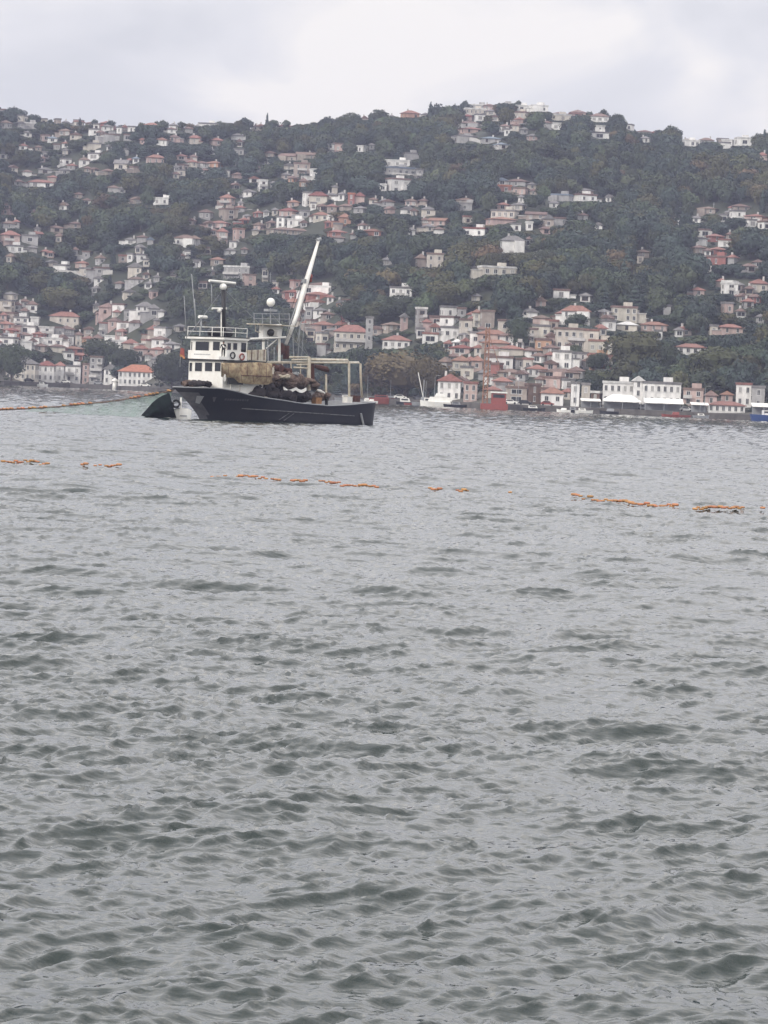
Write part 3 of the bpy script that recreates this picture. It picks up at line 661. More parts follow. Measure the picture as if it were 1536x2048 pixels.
# ------------------------------------------------------------------ trees
def leaf_mat(name, c, d, var=.35):
    m = mat(name, c, .75, var, .55, .3, dark=d, spec=.25)
    return m
LEAF = [leaf_mat('leaves_dark_green', (0.062, 0.078, 0.044), (0.036, 0.048, 0.032)),
        leaf_mat('leaves_blue_green', (0.048, 0.068, 0.054), (0.030, 0.044, 0.038)),
        leaf_mat('leaves_olive', (0.085, 0.085, 0.038), (0.05, 0.055, 0.028)),
        leaf_mat('leaves_autumn_brown', (0.125, 0.095, 0.050), (0.075, 0.06, 0.034)),
        leaf_mat('leaves_mid_green', (0.08, 0.10, 0.052), (0.048, 0.062, 0.036))]
def crown_mesh(name, kind, seed, m, n=420, leaf=.115):
    """unit crown: base at z=0, about 1 high and 1 wide; leaf-sized faces scattered over many lobes"""
    r = np.random.RandomState(seed); V = []; Fc = []
    if kind == 'cypress': lobes = [(0, 0, .08 + .85 * k / 7, .13 * (1 - abs(k / 7 - .35) * 1.1) + .02, .14) for k in range(8)]
    elif kind == 'conifer': lobes = [(r.normal(0, .03), r.normal(0, .03), .15 + .78 * k / 6, .40 * (1 - k / 6.6), .09) for k in range(7)]
    elif kind == 'pine': lobes = [(r.uniform(-.3, .3), r.uniform(-.3, .3), .78 + r.uniform(-.07, .1), .24, .11) for k in range(7)]
    else:
        lobes = [(0, 0, .55, .36, .36)]
        for k in range(10):
            a = r.uniform(0, 6.28); e_ = r.uniform(-.5, 1.2); rr = .30
            lobes.append((rr * math.cos(a) * math.cos(e_), rr * math.sin(a) * math.cos(e_), .52 + rr * math.sin(e_) * .95, r.uniform(.15, .26), r.uniform(.13, .22)))
    wts = np.array([l[3] ** 2 for l in lobes]); wts /= wts.sum()
    for k in range(n):
        l = lobes[r.choice(len(lobes), p=wts)]
        d = r.normal(size=3); d /= np.linalg.norm(d)
        if d[2] < -.3 and r.rand() < .6: d[2] = -d[2]
        p = np.array([l[0] + d[0] * l[3], l[1] + d[1] * l[3], l[2] + d[2] * l[4]]) * 1.0
        p += r.normal(0, .018, 3)
        nrm = d * .9 + r.normal(0, .42, 3); nrm /= np.linalg.norm(nrm)
        a = np.cross(nrm, [.3, .2, 1.0]); a /= np.linalg.norm(a) + 1e-6; b_ = np.cross(nrm, a)
        s_ = leaf * r.uniform(.55, 1.2) * (.7 if kind in ('cypress', 'conifer') else 1)
        o = len(V); ang = r.uniform(0, 6.28); c_, q_ = math.cos(ang), math.sin(ang)
        a, b_ = a * c_ + b_ * q_, b_ * c_ - a * q_
        V += [tuple(p + a * s_ * .5), tuple(p + b_ * s_ * .42), tuple(p - a * s_ * .5), tuple(p - b_ * s_ * .42)]
        Fc.append((o, o + 1, o + 2, o + 3))
    if kind not in ('pine',):                                # inner mass of twigs, so that no light shines straight through
        for l in lobes[:5] if kind == 'round' else lobes:
            q = MB().sphere((l[0], l[1], l[2]), l[3] * .8, l[3] * .8, l[4] * .8, 6, 4); o = len(V); V += q.V; Fc += [tuple(i + o for i in f) for f in q.F]
    return mesh_from(name, V, Fc, m)
VAR = []      # (mesh, kind)
for k, (kind, mi, sd) in enumerate([('round', 0, 1), ('round', 0, 2), ('round', 1, 3), ('round', 4, 4), ('round', 2, 5), ('round', 3, 6), ('conifer', 1, 7), ('pine', 0, 8), ('cypress', 1, 9), ('round', 1, 10)]):
    VAR.append((crown_mesh('crown', kind, sd, LEAF[mi], 420 if kind == 'round' else 300), kind))
BIG = {k: crown_mesh('crown', 'round', 40 + k, VAR[k][0].materials[0], 2600, .052) for k in (0, 1, 2, 4, 5)}
tb = MB().tube([(0, 0, -.05), (0, 0, .18), (.02, .01, .42)], [.035, .026, .018], 6); tb.tube([(.01, 0, .38), (.16, .02, .62)], [.016, .008], 5); tb.tube([(.01, 0, .36), (-.14, .06, .6)], [.016, .008], 5); tb.tube([(.01, 0, .4), (0, -.1, .7)], [.014, .006], 5)
TRUNK = mesh_from('trunk', tb.V, tb.F, M_TRUNK)
def tree(x, y, z, hgt, wid, v, name='broadleaf_tree'):
    r_ = empty(name, (x, y, z), rng.uniform(0, 6.28))
    a = link('crown', VAR[v][0], r_); a.scale = (wid, wid, hgt)
    b_ = link('trunk', TRUNK, r_); b_.scale = (max(wid, hgt * .5),) * 2 + (hgt,)
    return r_
# the trees that stand out in the photo: pixel centre, top, bottom, width, crown variant, label
NAMED = [
 (812, 700, 795, 150, 5, 'big brown-leaved tree on the shore just right of the boat'),
 (745, 705, 792, 75, 2, 'dark round tree behind the white stern gantry posts'),
 (1272, 664, 762, 118, 4, 'big olive tree above the white waterfront hotel'),
 (1338, 690, 764, 60, 0, 'dark tree beside the big olive tree above the hotel'),
 (1432, 692, 776, 100, 4, 'olive tree growing in front of the white terraced villa at right'),
 (1392, 718, 776, 46, 1, 'dark tree just left of the olive tree by the pink waterfront houses'),
 (1500, 690, 772, 80, 1, 'dark blue-green tree behind the white corner house at the right edge'),
 (22, 692, 768, 66, 1, 'dark tree at the left end of the waterfront'),
 (205, 678, 738, 84, 0, 'dark tree behind the orange-roofed waterfront house'),
 (250, 698, 742, 60, 1, 'dark tree directly over the orange-roofed waterfront house'),
 (344, 704, 778, 74, 1, "dark tree on the shore left of the boat's wheelhouse"),
 (560, 466, 512, 62, 0, "dark round crown left of the crane's tip"),
 (890, 562, 622, 92, 4, 'olive tree up behind the grey apartment blocks'),
 (115, 576, 628, 78, 4, 'olive tree on the low slope near the left edge'),
 (1195, 706, 745, 42, 1, 'dark tree between the apartment houses and the orange building'),
 (1148, 690, 716, 34, 0, 'small dark tree above the brown shore roof'),
 (1155, 628, 660, 46, 0, 'dark tree in front of the white arched-looking apartment house'),
 (1035, 638, 700, 40, 1, 'dark tree left of the tall orange-fronted block'),
 (1185, 745, 790, 40, 1, 'dark tree left of the white waterfront hotel'),
 (615, 520, 560, 66, 4, "olive tree right beside the crane boom"),
 (930, 470, 500, 50, 1, 'dark crown above the long cream villa'),
 (1090, 500, 540, 60, 1, 'dark crown right of the pillared white villa'),
 (800, 590, 640, 70, 0, 'dark tree under the white balcony house'),
 (700, 600, 650, 70, 1, 'dark tree above the maroon-roofed apartment house'),
]
TB = []
def put_tree(px, t_, b_, w_, v, lab, grp=None, name=None):
    x, y, z = hit(px, b_)
    s = F / y; h_ = (b_ - t_) / s; wd = w_ / s
    kd = VAR[v][1]
    if kd == 'cypress': wd = wd / .30
    o = tree(x, y, z, h_ * 1.05, wd * 1.05, v, name or {'round': 'broadleaf_tree', 'cypress': 'cypress_tree', 'conifer': 'conifer_tree', 'pine': 'pine_tree'}[kd])
    tag(o, lab, 'tree', grp); TB.append((px, t_, b_, w_, y)); return o
NAMED += [(768, 716, 794, 78, 5, 'brown tree overlapping the left side of the big brown shore tree'), (856, 712, 798, 66, 5, 'brown tree overlapping the right side of the big brown shore tree'), (708, 726, 792, 54, 2, 'olive tree seen through the stern gantry of the boat')]
for n_ in NAMED:
    o = put_tree(*n_, grp='large trees by the shore and among the houses')
    for c_ in o.children:
        if c_.name.startswith('crown'):
            if n_[4] in BIG: c_.data = BIG[n_[4]]
            c_.location.z = -.17 * c_.scale.z; c_.scale.z *= 1.2; c_.scale.x *= 1.1; c_.scale.y *= 1.1
for (px, t_, b_, w_, v, lab) in [(861, 192, 222, 10, 8, 'tall dark cypress on the skyline left of the hilltop villas'), (534, 217, 248, 7, 8, 'thin column-shaped cypress on the skyline left of the centre'),
    (28, 203, 222, 5, 8, 'small cypress on the skyline at the left edge'), (573, 230, 250, 20, 0, 'round tree on the skyline right of the thin cypress'),
    (189, 226, 244, 13, 9, 'small round tree on the skyline beside the pink ridge houses'), (160, 223, 240, 7, 8, 'little pointed tree on the left skyline'),
    (222, 231, 248, 24, 2, 'round tree behind the brick red ridge house on the left'), (363, 234, 252, 20, 0, 'round tree on the skyline right of the cream ridge house'), (930, 197, 222, 14, 1, 'dark tree at the left end of the hilltop villas'),
    (1238, 226, 250, 24, 1, 'dark tree on the right shoulder of the ridge'), (1512, 258, 280, 8, 8, 'tiny pointed tree on the skyline by the right edge'), (485, 233, 250, 18, 0, 'round tree on the skyline left of the thin cypress')]:
    put_tree(px, t_, b_, w_, v, lab, 'trees standing on the skyline')

# ---- the wood on the slope
pts = []
n_try = 42000
u_ = nrs.uniform(-.175, .175, n_try); tt = nrs.uniform(0.012, 1.12, n_try)
d0 = shore_y(u_) + 16; dr = ridge_y(u_)
Yp = d0 + tt * (dr - d0); Xp = u_ * Yp; Zp = terrain(Xp, Yp)
hgt = nrs.uniform(6.5, 12.5, n_try) * np.where(tt > .93, .62, 1); wid = hgt * nrs.uniform(.75, 1.15, n_try)
PX, PB_ = proj(Xp, Yp, Zp); _, PT = proj(Xp, Yp, Zp + hgt)
vkind = nrs.choice(10, n_try, p=[.2, .16, .18, .12, .08, .025, .06, .05, .025, .10])
# shrubs and small garden trees just behind the shore road
ns_ = 900
_o = nrs.uniform(15, 48, ns_); Yp[:ns_] = shore_y(u_[:ns_]) + _o; Xp[:ns_] = u_[:ns_] * Yp[:ns_]; Zp[:ns_] = terrain(Xp[:ns_], Yp[:ns_]); hgt[:ns_] = nrs.uniform(2.2, 5.5, ns_); wid[:ns_] = hgt[:ns_] * 1.1
PX, PB_ = proj(Xp, Yp, Zp); _, PT = proj(Xp, Yp, Zp + hgt); shrub = np.arange(n_try) < ns_
# patches of olive and of dark conifers
pn = np.sin(Xp / 41 + 1) * np.sin(Yp / 67) + .6 * np.sin(Xp / 19 + Yp / 37)
vkind = np.where((pn > 1.05) & (vkind < 4), 4, vkind); vkind = np.where((pn < -.8) & (vkind < 6), 9, vkind)
keep = np.ones(n_try, bool); allow = np.full(n_try, 99.0)
for (px, t_, b_, w_, y, *_r) in HB:
    sc_ = F / Yp
    near = np.abs(PX - px) < w_ / 2 + wid * sc_ * (.22 if b_ < 560 else .32)
    foot = near & (Yp > y - 2) & (Yp < y + 14) & (np.abs(PX - px) < w_ / 2 + 4); keep &= ~foot
    front = near & (Yp <= y - 2) & (PB_ > t_) & (Yp > y - 220)
    lim = b_ - (.14 if b_ < 300 else .30 if b_ < 640 else .18) * (b_ - t_)
    allow = np.where(front, np.minimum(allow, np.maximum((PB_ - lim) / sc_, 0)), allow)
sf = np.clip(allow / hgt, 0, 1); keep &= (sf * hgt > 1.2)
d_sh = Yp - shore_y(Xp / Yp); keep &= ~((d_sh < 60) & (nrs.rand(n_try) < .55) & ~shrub) & (d_sh > np.where(shrub, 14.5, 17))
hgt = hgt * sf; wid = wid * np.clip(sf * 1.8, .4, 1)
# spacing: grid thinning
cell = {}
ok = []
for i in np.nonzero(keep)[0]:
    g_ = max(wid[i] * .5, 2.0); key = (int(Xp[i] / 5), int(Yp[i] / 5.6)); good = True
    for a in (-1, 0, 1):
        for c in (-1, 0, 1):
            for j in cell.get((key[0] + a, key[1] + c), ()):
                if (Xp[i] - Xp[j]) ** 2 + (Yp[i] - Yp[j]) ** 2 < min(g_, max(wid[j] * .5, 2.0)) ** 2 * 1.0: good = False; break
            if not good: break
        if not good: break
    if good: cell.setdefault(key, []).append(i); ok.append(i)
ok = np.array(ok)
# the 262 that show largest become trees of their own, the rest is one wood
vis = ok[(np.abs(PX[ok] - 768) < 780) & (PB_[ok] > 230)]
score = (hgt * wid)[vis] * (F / Yp[vis]) ** 2
ind = vis[np.argsort(-score)[:262]]; rest = np.setdiff1d(ok, ind)
LN = ['dark green broadleaf tree', 'dark green broadleaf tree', 'blue-green broadleaf tree', 'mid green broadleaf tree', 'olive broadleaf tree', 'brown autumn broadleaf tree', 'pointed dark conifer', 'flat-crowned dark pine', 'slim dark cypress', 'blue-green broadleaf tree']
items = []
for i in ind:
    v = int(vkind[i]); kd = VAR[v][1]
    o = tree(float(Xp[i]), float(Yp[i]), float(Zp[i]) - .3, float(hgt[i]), float(wid[i]), v, {'round': 'broadleaf_tree', 'cypress': 'cypress_tree', 'conifer': 'conifer_tree', 'pine': 'pine_tree'}[kd])
    bd = band(float(PB_[i]), float(PX[i])); sz = 'big ' if hgt[i] > 11 else 'small ' if hgt[i] < 8.5 else ''
    items.append((float(PX[i]), o, f'{sz}{LN[v]} {bd}, {zone(float(PX[i]))}', f'{LN[v]}s on the slope'))
unique_labels(items, 'tree')
# the wood as one object: its points carry the tree shapes
me = bpy.data.meshes.new('wood'); me.vertices.add(len(rest))
me.vertices.foreach_set('co', np.stack([Xp[rest], Yp[rest], Zp[rest] - .3], -1).astype(np.float32).ravel())
at = me.attributes.new('size', 'FLOAT_VECTOR', 'POINT'); at.data.foreach_set('vector', np.stack([wid[rest], wid[rest], hgt[rest]], -1).astype(np.float32).ravel())
at = me.attributes.new('turn', 'FLOAT_VECTOR', 'POINT'); at.data.foreach_set('vector', np.stack([0 * Xp[rest], 0 * Xp[rest], nrs.uniform(0, 6.28, len(rest))], -1).astype(np.float32).ravel())
at = me.attributes.new('sort', 'INT', 'POINT'); at.data.foreach_set('value', vkind[rest].astype(np.int32))
wood = link('woodland', me); tag(wood, kind='stuff')
ng = bpy.data.node_groups.new('wood', 'GeometryNodeTree')
ng.interface.new_socket('Geometry', in_out='INPUT', socket_type='NodeSocketGeometry'); ng.interface.new_socket('Geometry', in_out='OUTPUT', socket_type='NodeSocketGeometry')
gi = ng.nodes.new('NodeGroupInput'); go = ng.nodes.new('NodeGroupOutput'); jn = ng.nodes.new('GeometryNodeJoinGeometry')
def attr(nm, ty):
    a = ng.nodes.new('GeometryNodeInputNamedAttribute'); a.data_type = ty; a.inputs['Name'].default_value = nm; return a
a_s = attr('size', 'FLOAT_VECTOR'); a_t = attr('turn', 'FLOAT_VECTOR'); a_k = attr('sort', 'INT')
rot = ng.nodes.new('FunctionNodeEulerToRotation'); ng.links.new(a_t.outputs['Attribute'], rot.inputs[0])
src = {}
for o in list(col.objects):
    if o.name.startswith('crown'):
        for k, (m_, kd) in enumerate(VAR):
            if o.data == m_ and k not in src: src[k] = o
for k in range(len(VAR)):
    if k not in src: continue
    oi = ng.nodes.new('GeometryNodeObjectInfo'); oi.inputs['Object'].default_value = src[k]; oi.inputs['As Instance'].default_value = False; oi.transform_space = 'ORIGINAL'
    g2 = ng.nodes.new('GeometryNodeGeometryToInstance'); ng.links.new(oi.outputs['Geometry'], g2.inputs[0])
    cmp_ = ng.nodes.new('FunctionNodeCompare'); cmp_.data_type = 'INT'; cmp_.operation = 'EQUAL'
    ng.links.new(a_k.outputs['Attribute'], cmp_.inputs[2]); cmp_.inputs[3].default_value = k
    ip = ng.nodes.new('GeometryNodeInstanceOnPoints')
    ng.links.new(gi.outputs[0], ip.inputs['Points']); ng.links.new(cmp_.outputs[0], ip.inputs['Selection']); ng.links.new(g2.outputs[0], ip.inputs['Instance'])
    ng.links.new(rot.outputs[0], ip.inputs['Rotation']); ng.links.new(a_s.outputs['Attribute'], ip.inputs['Scale'])
    ng.links.new(ip.outputs[0], jn.inputs[0])
ng.links.new(jn.outputs[0], go.inputs[0])
md = wood.modifiers.new('wood', 'NODES'); md.node_group = ng
print('wood', len(rest), 'variants', sorted(src))
# ------------------------------------------------------------------ the purse seiner
TH = R(45); FX, FY = -math.cos(TH), -math.sin(TH); PXV, PYV = math.sin(TH), -math.cos(TH)
_wb = on_water(399, 839)
OX, OY = _wb[0] - 13.5 * FX, _wb[1] - 13.5 * FY
boat = empty('fishing_boat', (OX, OY, 0), math.pi + TH)
tag(boat, 'black-hulled fishing boat with white wheelhouse and leaning crane boom, hauling a net', 'fishing boat')
def B(u, v, p):
    """enlarged-photo point on the fore-and-aft plane p metres to port -> boat coordinates"""
    d = ray(330 + .293 * u, 460 + .293 * v)
    # camera + t*d ; port offset ((x-OX)*PXV + (y-OY)*PYV) = p
    t = (p + OX * PXV + OY * PYV) / (d[0] * PXV + d[1] * PYV)
    x, y, z = d[0] * t, d[1] * t, CAM_H + d[2] * t
    return ((x - OX) * FX + (y - OY) * FY, p, z)
def BF(u, v, a):
    """same on the athwartships plane a metres forward"""
    d = ray(330 + .293 * u, 460 + .293 * v)
    t = (a + OX * FX + OY * FY) / (d[0] * FX + d[1] * FY)
    x, y, z = d[0] * t, d[1] * t, CAM_H + d[2] * t
    return (a, (x - OX) * PXV + (y - OY) * PYV, z)
M_HULL = mat('black_hull_paint', (0.010, 0.012, 0.022), .5, 0, .5, .2, dark=(0.02, 0.02, 0.027), spec=.3)
M_HULLW = mat('scuffed_grey_bow_paint', (0.10, 0.10, 0.11), .6, 0, 1.2, .2, dark=(0.05, 0.05, 0.06))
M_STRAKE = mat('worn_grey_strake', (0.17, 0.17, 0.175), .7, 0, 3, .2, dark=(0.05, 0.05, 0.055))
M_WHITE = mat('white_boat_paint', (0.86, 0.85, 0.80), .45, 0, .9, .05, dark=(0.74, 0.71, 0.64))
M_CREAM = mat('aged_cream_paint', (0.62, 0.58, 0.48), .55, 0, 1.5, .1, dark=(0.42, 0.34, 0.24))
M_BLACK = mat('black_steel', (0.012, 0.012, 0.014), .5, 0, 2, .1)
M_RUST = mat('rust_red_steel', (0.10, 0.035, 0.026), .8, 0, 1.6, .2, dark=(0.045, 0.02, 0.018))
M_GLASS = mat('boat_window_glass', (0.012, 0.014, 0.018), .08, 0, 1, .1)
M_DECKM = mat('worn_deck', (0.13, 0.11, 0.09), .85, 0, 1.2, .2)
M_TARP = mat('stained_tan_tarpaulin', (0.42, 0.34, 0.21), .9, 0, 2.2, .3, dark=(0.17, 0.10, 0.06), bump=.08)
M_NETD = mat('dark_piled_net', (0.035, 0.026, 0.026), .95, 0, 1.4, .3, dark=(0.012, 0.012, 0.016), bump=.15)
M_NETB = mat('brown_piled_net', (0.20, 0.14, 0.11), .95, 0, 4.5, .3, dark=(0.035, 0.022, 0.022), bump=.15)
M_ORANGE = mat('orange_float', (0.46, 0.21, 0.09), .6, .25, 3, .2)
M_REDP = mat('red_paint', (0.29, 0.07, 0.055), .6, 0, 2, .15)
M_BLUE = mat('blue_paint', (0.04, 0.09, 0.27), .5, 0, 2, .15)
M_GREY = mat('grey_paint', (0.33, 0.34, 0.35), .6, 0, 1.5, .12)
M_TYRE = mat('tyre_rubber', (0.015, 0.015, 0.016), .85, 0, 3, .1)

SHE = [(-15.5, 2.9), (-12, 2.8), (-9.2, 2.55), (-6.75, 2.35), (-4.2, 2.25), (.8, 2.45), (3.3, 2.7), (5.85, 2.88), (8.85, 3.15), (11.2, 3.6), (13.1, 3.85), (18, 3.8)]
def sheer(a): return float(np.interp(a, [q[0] for q in SHE], [q[1] for q in SHE]))
def bd(a):
    if a > 6: return 4.0 * max(0, 1 - ((a - 6) / 12.0) ** 3.0)
    if a > -11.5: return 3.5 + .5 * ((a + 11.5) / 17.5) ** .5
    return math.sqrt(max(0, 3.5 ** 2 - (a + 11.5) ** 2))
def bw(a):
    if a > 2: return 3.7 * max(0, 1 - ((a - 2) / 11.5) ** 2.0)
    if a > -11.5: return 3.3 + .4 * ((a + 11.5) / 13.5) ** .5
    return 3.3 * math.sqrt(max(0, 1 - ((a + 11.5) / 3.2) ** 2))
def HP(t, v, s):
    ad = -15.0 + 33.0 * t; aw = -14.7 + 28.2 * t
    if v >= 0: return (aw + (ad - aw) * v ** 1.25, s * (bw(aw) + (bd(ad) - bw(aw)) * v ** 1.5), sheer(ad) * v)
    return (aw * (1 + v * .05), s * bw(aw) * (1 + v * .4), v * 1.4)
def on_hull(a, z, s, out=.03):
    lo, hi = 0.0, 1.0
    for _ in range(40):
        m_ = (lo + hi) / 2; v = z / sheer(-15.0 + 33.0 * m_)
        if HP(m_, v, s)[0] < a: lo = m_
        else: hi = m_
    v = z / sheer(-15.0 + 33.0 * lo); q = HP(lo, v, s)
    return (q[0] + (out * .6 if a > 9 else 0), q[1] + s * out, q[2])
TS = [0.5 - 0.5 * math.cos(math.pi * k / 44) for k in range(45)]; VSV = [-1, -.4, 0, .15, .3, .5, .7, .85, 1.0]
V, Fc, MI = [], [], []
for s in (1, -1):
    o = len(V)
    for t_ in TS:
        for v in VSV: V.append(HP(t_, v, s))
    nv = len(VSV)
    for i in range(len(TS) - 1):
        for j in range(nv - 1):
            a = o + i * nv + j; f = (a, a + nv, a + nv + 1, a + 1)
            Fc.append(f if s < 0 else f[::-1])
            MI.append(1 if (TS[i] > .965 - .035 * j / 8 and j < 7) else 0)
me = mesh_from('hull', V, Fc, [M_HULL, M_HULLW], MI, smooth=True)
hull = link('hull', me, boat)
# bulwark cap, a pale strip along the edge
cap = MB()
for s in (1, -1):
    cap.tube([(HP(t_, 1, s)[0], HP(t_, 1, s)[1], HP(t_, 1, s)[2] + .02) for t_ in TS], .075, 6)
cap.build('bulwark_cap', M_GREY, hull)
# inner bulwark and deck
ib = MB(); o = 0
for s in (1, -1):
    o = len(ib.V)
    for t_ in TS:
        a, p, z = HP(t_, 1, s); k = max(.0, 1 - .16 / max(abs(p), .2)); a2, p2, z2 = HP(t_, 1 - .95 / z, s); k2 = max(.0, 1 - .2 / max(abs(p2), .2))
        ib.V += [(a, p * k, z), (a2, p2 * k2, z2)]
    for i in range(len(TS) - 1):
        a = o + 2 * i; ib.F.append((a, a + 1, a + 3, a + 2)); ib.M.append(0)
ib.build('inner_bulwark', M_GREY, hull)
dk = MB()
for t_ in TS:
    a, p, z = HP(t_, 1 - .92 / HP(t_, 1, 1)[2], 1); dk.V += [(a, p * .97, z), (a, -p * .97, z)]
for i in range(len(TS) - 1): dk.F.append((2 * i, 2 * i + 1, 2 * i + 3, 2 * i + 2)); dk.M.append(0)
dk.build('deck', M_DECKM, boat)
# rubbing strake, struts and stern fittings
rs = MB(); aa = np.linspace(9.3, -9.2, 26)
rs.tube([on_hull(a, 1.52 - .42 * (9.3 - a) / 18.5, 1, .05) for a in aa], .06, 6); rs.build('rubbing_strake', M_STRAKE, hull)
for (a0, z0, a1, z1) in ((3.8, .3, 2.2, 1.2), (3.0, .25, 1.4, 1.15)):
    MB().tube([on_hull(a0 + (a1 - a0) * q / 4, z0 + (z1 - z0) * q / 4, 1, .04) for q in range(5)], .035, 5).build('side_rail', M_STRAKE, hull)
MB().tube([on_hull(-10.3, 1.45, 1, .1), on_hull(-10.9, .05, 1, .14)], .13, 6).build('stern_strut', M_GREY, hull)
for (a0, a1, z0, z1, s, m_) in ((15.2, 16.1, 2.2, 3.0, -1, M_WHITE), (14.3, 15.1, 1.9, 2.85, 1, M_GREY), (12.9, 13.4, 2.2, 2.8, 1, M_HULLW)):
    q = [on_hull(a0, z0, s, .05), on_hull(a1 - .35, z0 + .1, s, .05), on_hull(a1, z1, s, .05), on_hull(a0 + .1, z1, s, .05)]
    q2 = [(x, y - s * .12, z) for x, y, z in q]
    MB().add(q + q2, [(0, 1, 2, 3), (7, 6, 5, 4), (0, 4, 5, 1), (1, 5, 6, 2), (2, 6, 7, 3), (3, 7, 4, 0)]).build('hawse_pocket', m_, hull)
# faint lettering on the bow, too small to read in the photo
lt = MB(); a = 11.9
for w_ in (.22, .14, .2, .24, .12, .2, .18, .22, .14, .2):
    q = [on_hull(a, 2.45, 1, .04), on_hull(a - w_, 2.45, 1, .04), on_hull(a - w_, 2.68, 1, .04), on_hull(a, 2.68, 1, .04)]; lt.add(q, [(0, 1, 2, 3)]); a -= w_ + .12
lt.build('bow_lettering', M_HULLW, hull)

def plate(pts, m_, name, par, th=.08, ax=1):
    """flat panel of the given outline, th thick along axis ax"""
    n = len(pts); q2 = []
    for p in pts:
        p2 = list(p); p2[ax] -= th; q2.append(tuple(p2))
    return MB().add(list(pts) + q2, [tuple(range(n)), tuple(range(2 * n - 1, n - 1, -1))] + [(i, i + n, (i + 1) % n + n, (i + 1) % n) for i in range(n)]).build(name, m_, par)
def wframe(par, a0, a1, z0, z1, face, off, name='window', col_=None):
    """recessed boat window: frame bars round dark glass. face 'f' = on plane a=off, else on plane p=off"""
    b_ = MB(); f_ = .05
    def bx(c0, c1, h0, h1, d0, d1, m_):
        if face == 'f': b_.box(off + d0, off + d1, c0, c1, h0, h1, m_)
        else: b_.box(c0, c1, off + d0, off + d1, h0, h1, m_)
    c0, c1 = min(a0, a1), max(a0, a1)
    bx(c0, c1, z0, z0 + f_, -.02, .06, 0); bx(c0, c1, z1 - f_, z1, -.02, .06, 0); bx(c0, c0 + f_, z0 + f_, z1 - f_, -.02, .06, 0); bx(c1 - f_, c1, z0 + f_, z1 - f_, -.02, .06, 0)
    w_ = b_.build(name, col_ or M_WHITE, par)
    b_ = MB(); bx(c0 + f_, c1 - f_, z0 + f_, z1 - f_, -.02, .02, 0); b_.build('pane', M_GLASS, w_)
    return w_
# lower deckhouse
AF = 12.8
zL1 = B(385, 888, 3.1)[2]; z_t1 = zL1
dh = MB().box(5.2, 10, -3.1, 3.1, 2.6, zL1 - .12).box(10, AF, -3.1, 3.1, 3.68, zL1 - .12).build('deckhouse', M_WHITE, boat)
for (u0, u1) in ((160, 190), (203, 258), (271, 328), (339, 386)):
    q0 = BF(u0, 966, AF); q1 = BF(u1, 903, AF)
    p0, p1 = max(min(q0[1], q1[1]), -3.0), min(max(q0[1], q1[1]), 3.0)
    wframe(dh, p0, p1, q0[2], q1[2], 'f', AF)
for a in (10.6, 8.6, 6.6): wframe(dh, a - .5, a + .5, zL1 - 1.55, zL1 - .75, 's', 3.1)
sg = MB(); 
for k in range(5): sg.box(AF, AF + .02, -.2 + k * .3, .0 + k * .3, 4.35 - k * .06, 4.5 - k * .06)
sg.build('front_mark', M_GREY, dh)
# bridge deck: dark edge running aft
MB().box(B(690, 900, 3.9)[0], AF + .35, -3.75, 3.95, zL1 - .12, zL1 + .06).build('bridge_deck', M_BLACK, boat)
zR = B(385, 744, 3.1)[2]
br = MB().box(B(562, 800, 3.05)[0], AF - .1, -3.05, 3.05, zL1 + .06, zR - .05)
bridge = br.build('bridge', M_WHITE, boat)
MB().box(B(575, 745, 3.5)[0], AF + .45, -3.5, 3.5, zR - .05, zR + .22).build('bridge_roof', M_WHITE, bridge)
MB().box(B(580, 745, 3.5)[0], AF + .5, -3.55, 3.55, zR + .22, zR + .30).build('roof_edge', M_BLACK, bridge)
for (u0, u1) in ((150, 190), (207, 306), (326, 380)):
    q0 = BF(u0, 824, AF - .1); q1 = BF(u1, 760, AF - .1)
    p0, p1 = max(min(q0[1], q1[1]), -2.95), min(max(q0[1], q1[1]), 2.95)
    wframe(bridge, p0, p1, q0[2], q1[2], 'f', AF - .1)
for (u0, u1) in ((420, 452), (460, 495)):
    q0 = B(u0, 820, 3.05); q1 = B(u1, 770, 3.05); wframe(bridge, q1[0], q0[0], q0[2], q1[2], 's', 3.05)
q0 = B(512, 876, 3.05); q1 = B(556, 768, 3.05); wframe(bridge, q1[0], q0[0], zL1 + .1, q1[2], 's', 3.05, 'door')
q0 = B(700, 800, 3.05); 
# front bulwark of the bridge deck and the port walkway bulwark
plate([(AF + .3, -3.0, zL1 + .06), (AF + .3, 3.9, zL1 + .06), (AF + .3, 3.9, zL1 + 1.08), (AF + .3, -3.0, zL1 + 1.08)], M_WHITE, 'front_bulwark', boat, .1, 0)
plate([(AF + .2, 3.9, zL1 + .06), (B(560, 885, 3.9)[0], 3.9, zL1 + .06), (B(560, 885, 3.9)[0], 3.9, zL1 + 1.05), (AF + .2, 3.9, zL1 + 1.2)], M_WHITE, 'side_bulwark', boat, .1, 1)
nb = MB(); p_ = -1.9
for w_ in (.16, .1, .14, .16, .1, .14, .16, .12, .14, .1, .16, .12, .14, .16): nb.box(AF + .3, AF + .315, p_, p_ + w_, zL1 + .55, zL1 + .68); p_ += w_ + .08
nb.build('name_lettering', M_GREY, boat)
plate([B(560, 885, 3.9), B(690, 900, 3.9), B(692, 815, 3.9), B(560, 822, 3.9)], M_CREAM, 'side_screen', boat, .1, 1)
for k, u in enumerate((570, 592, 612, 634, 655, 676)): MB().tube([B(u, 888, 3.98), B(u + 2, 818, 3.98)], .05, 5).build('screen_rib', M_RUST if k % 2 else M_CREAM, boat)
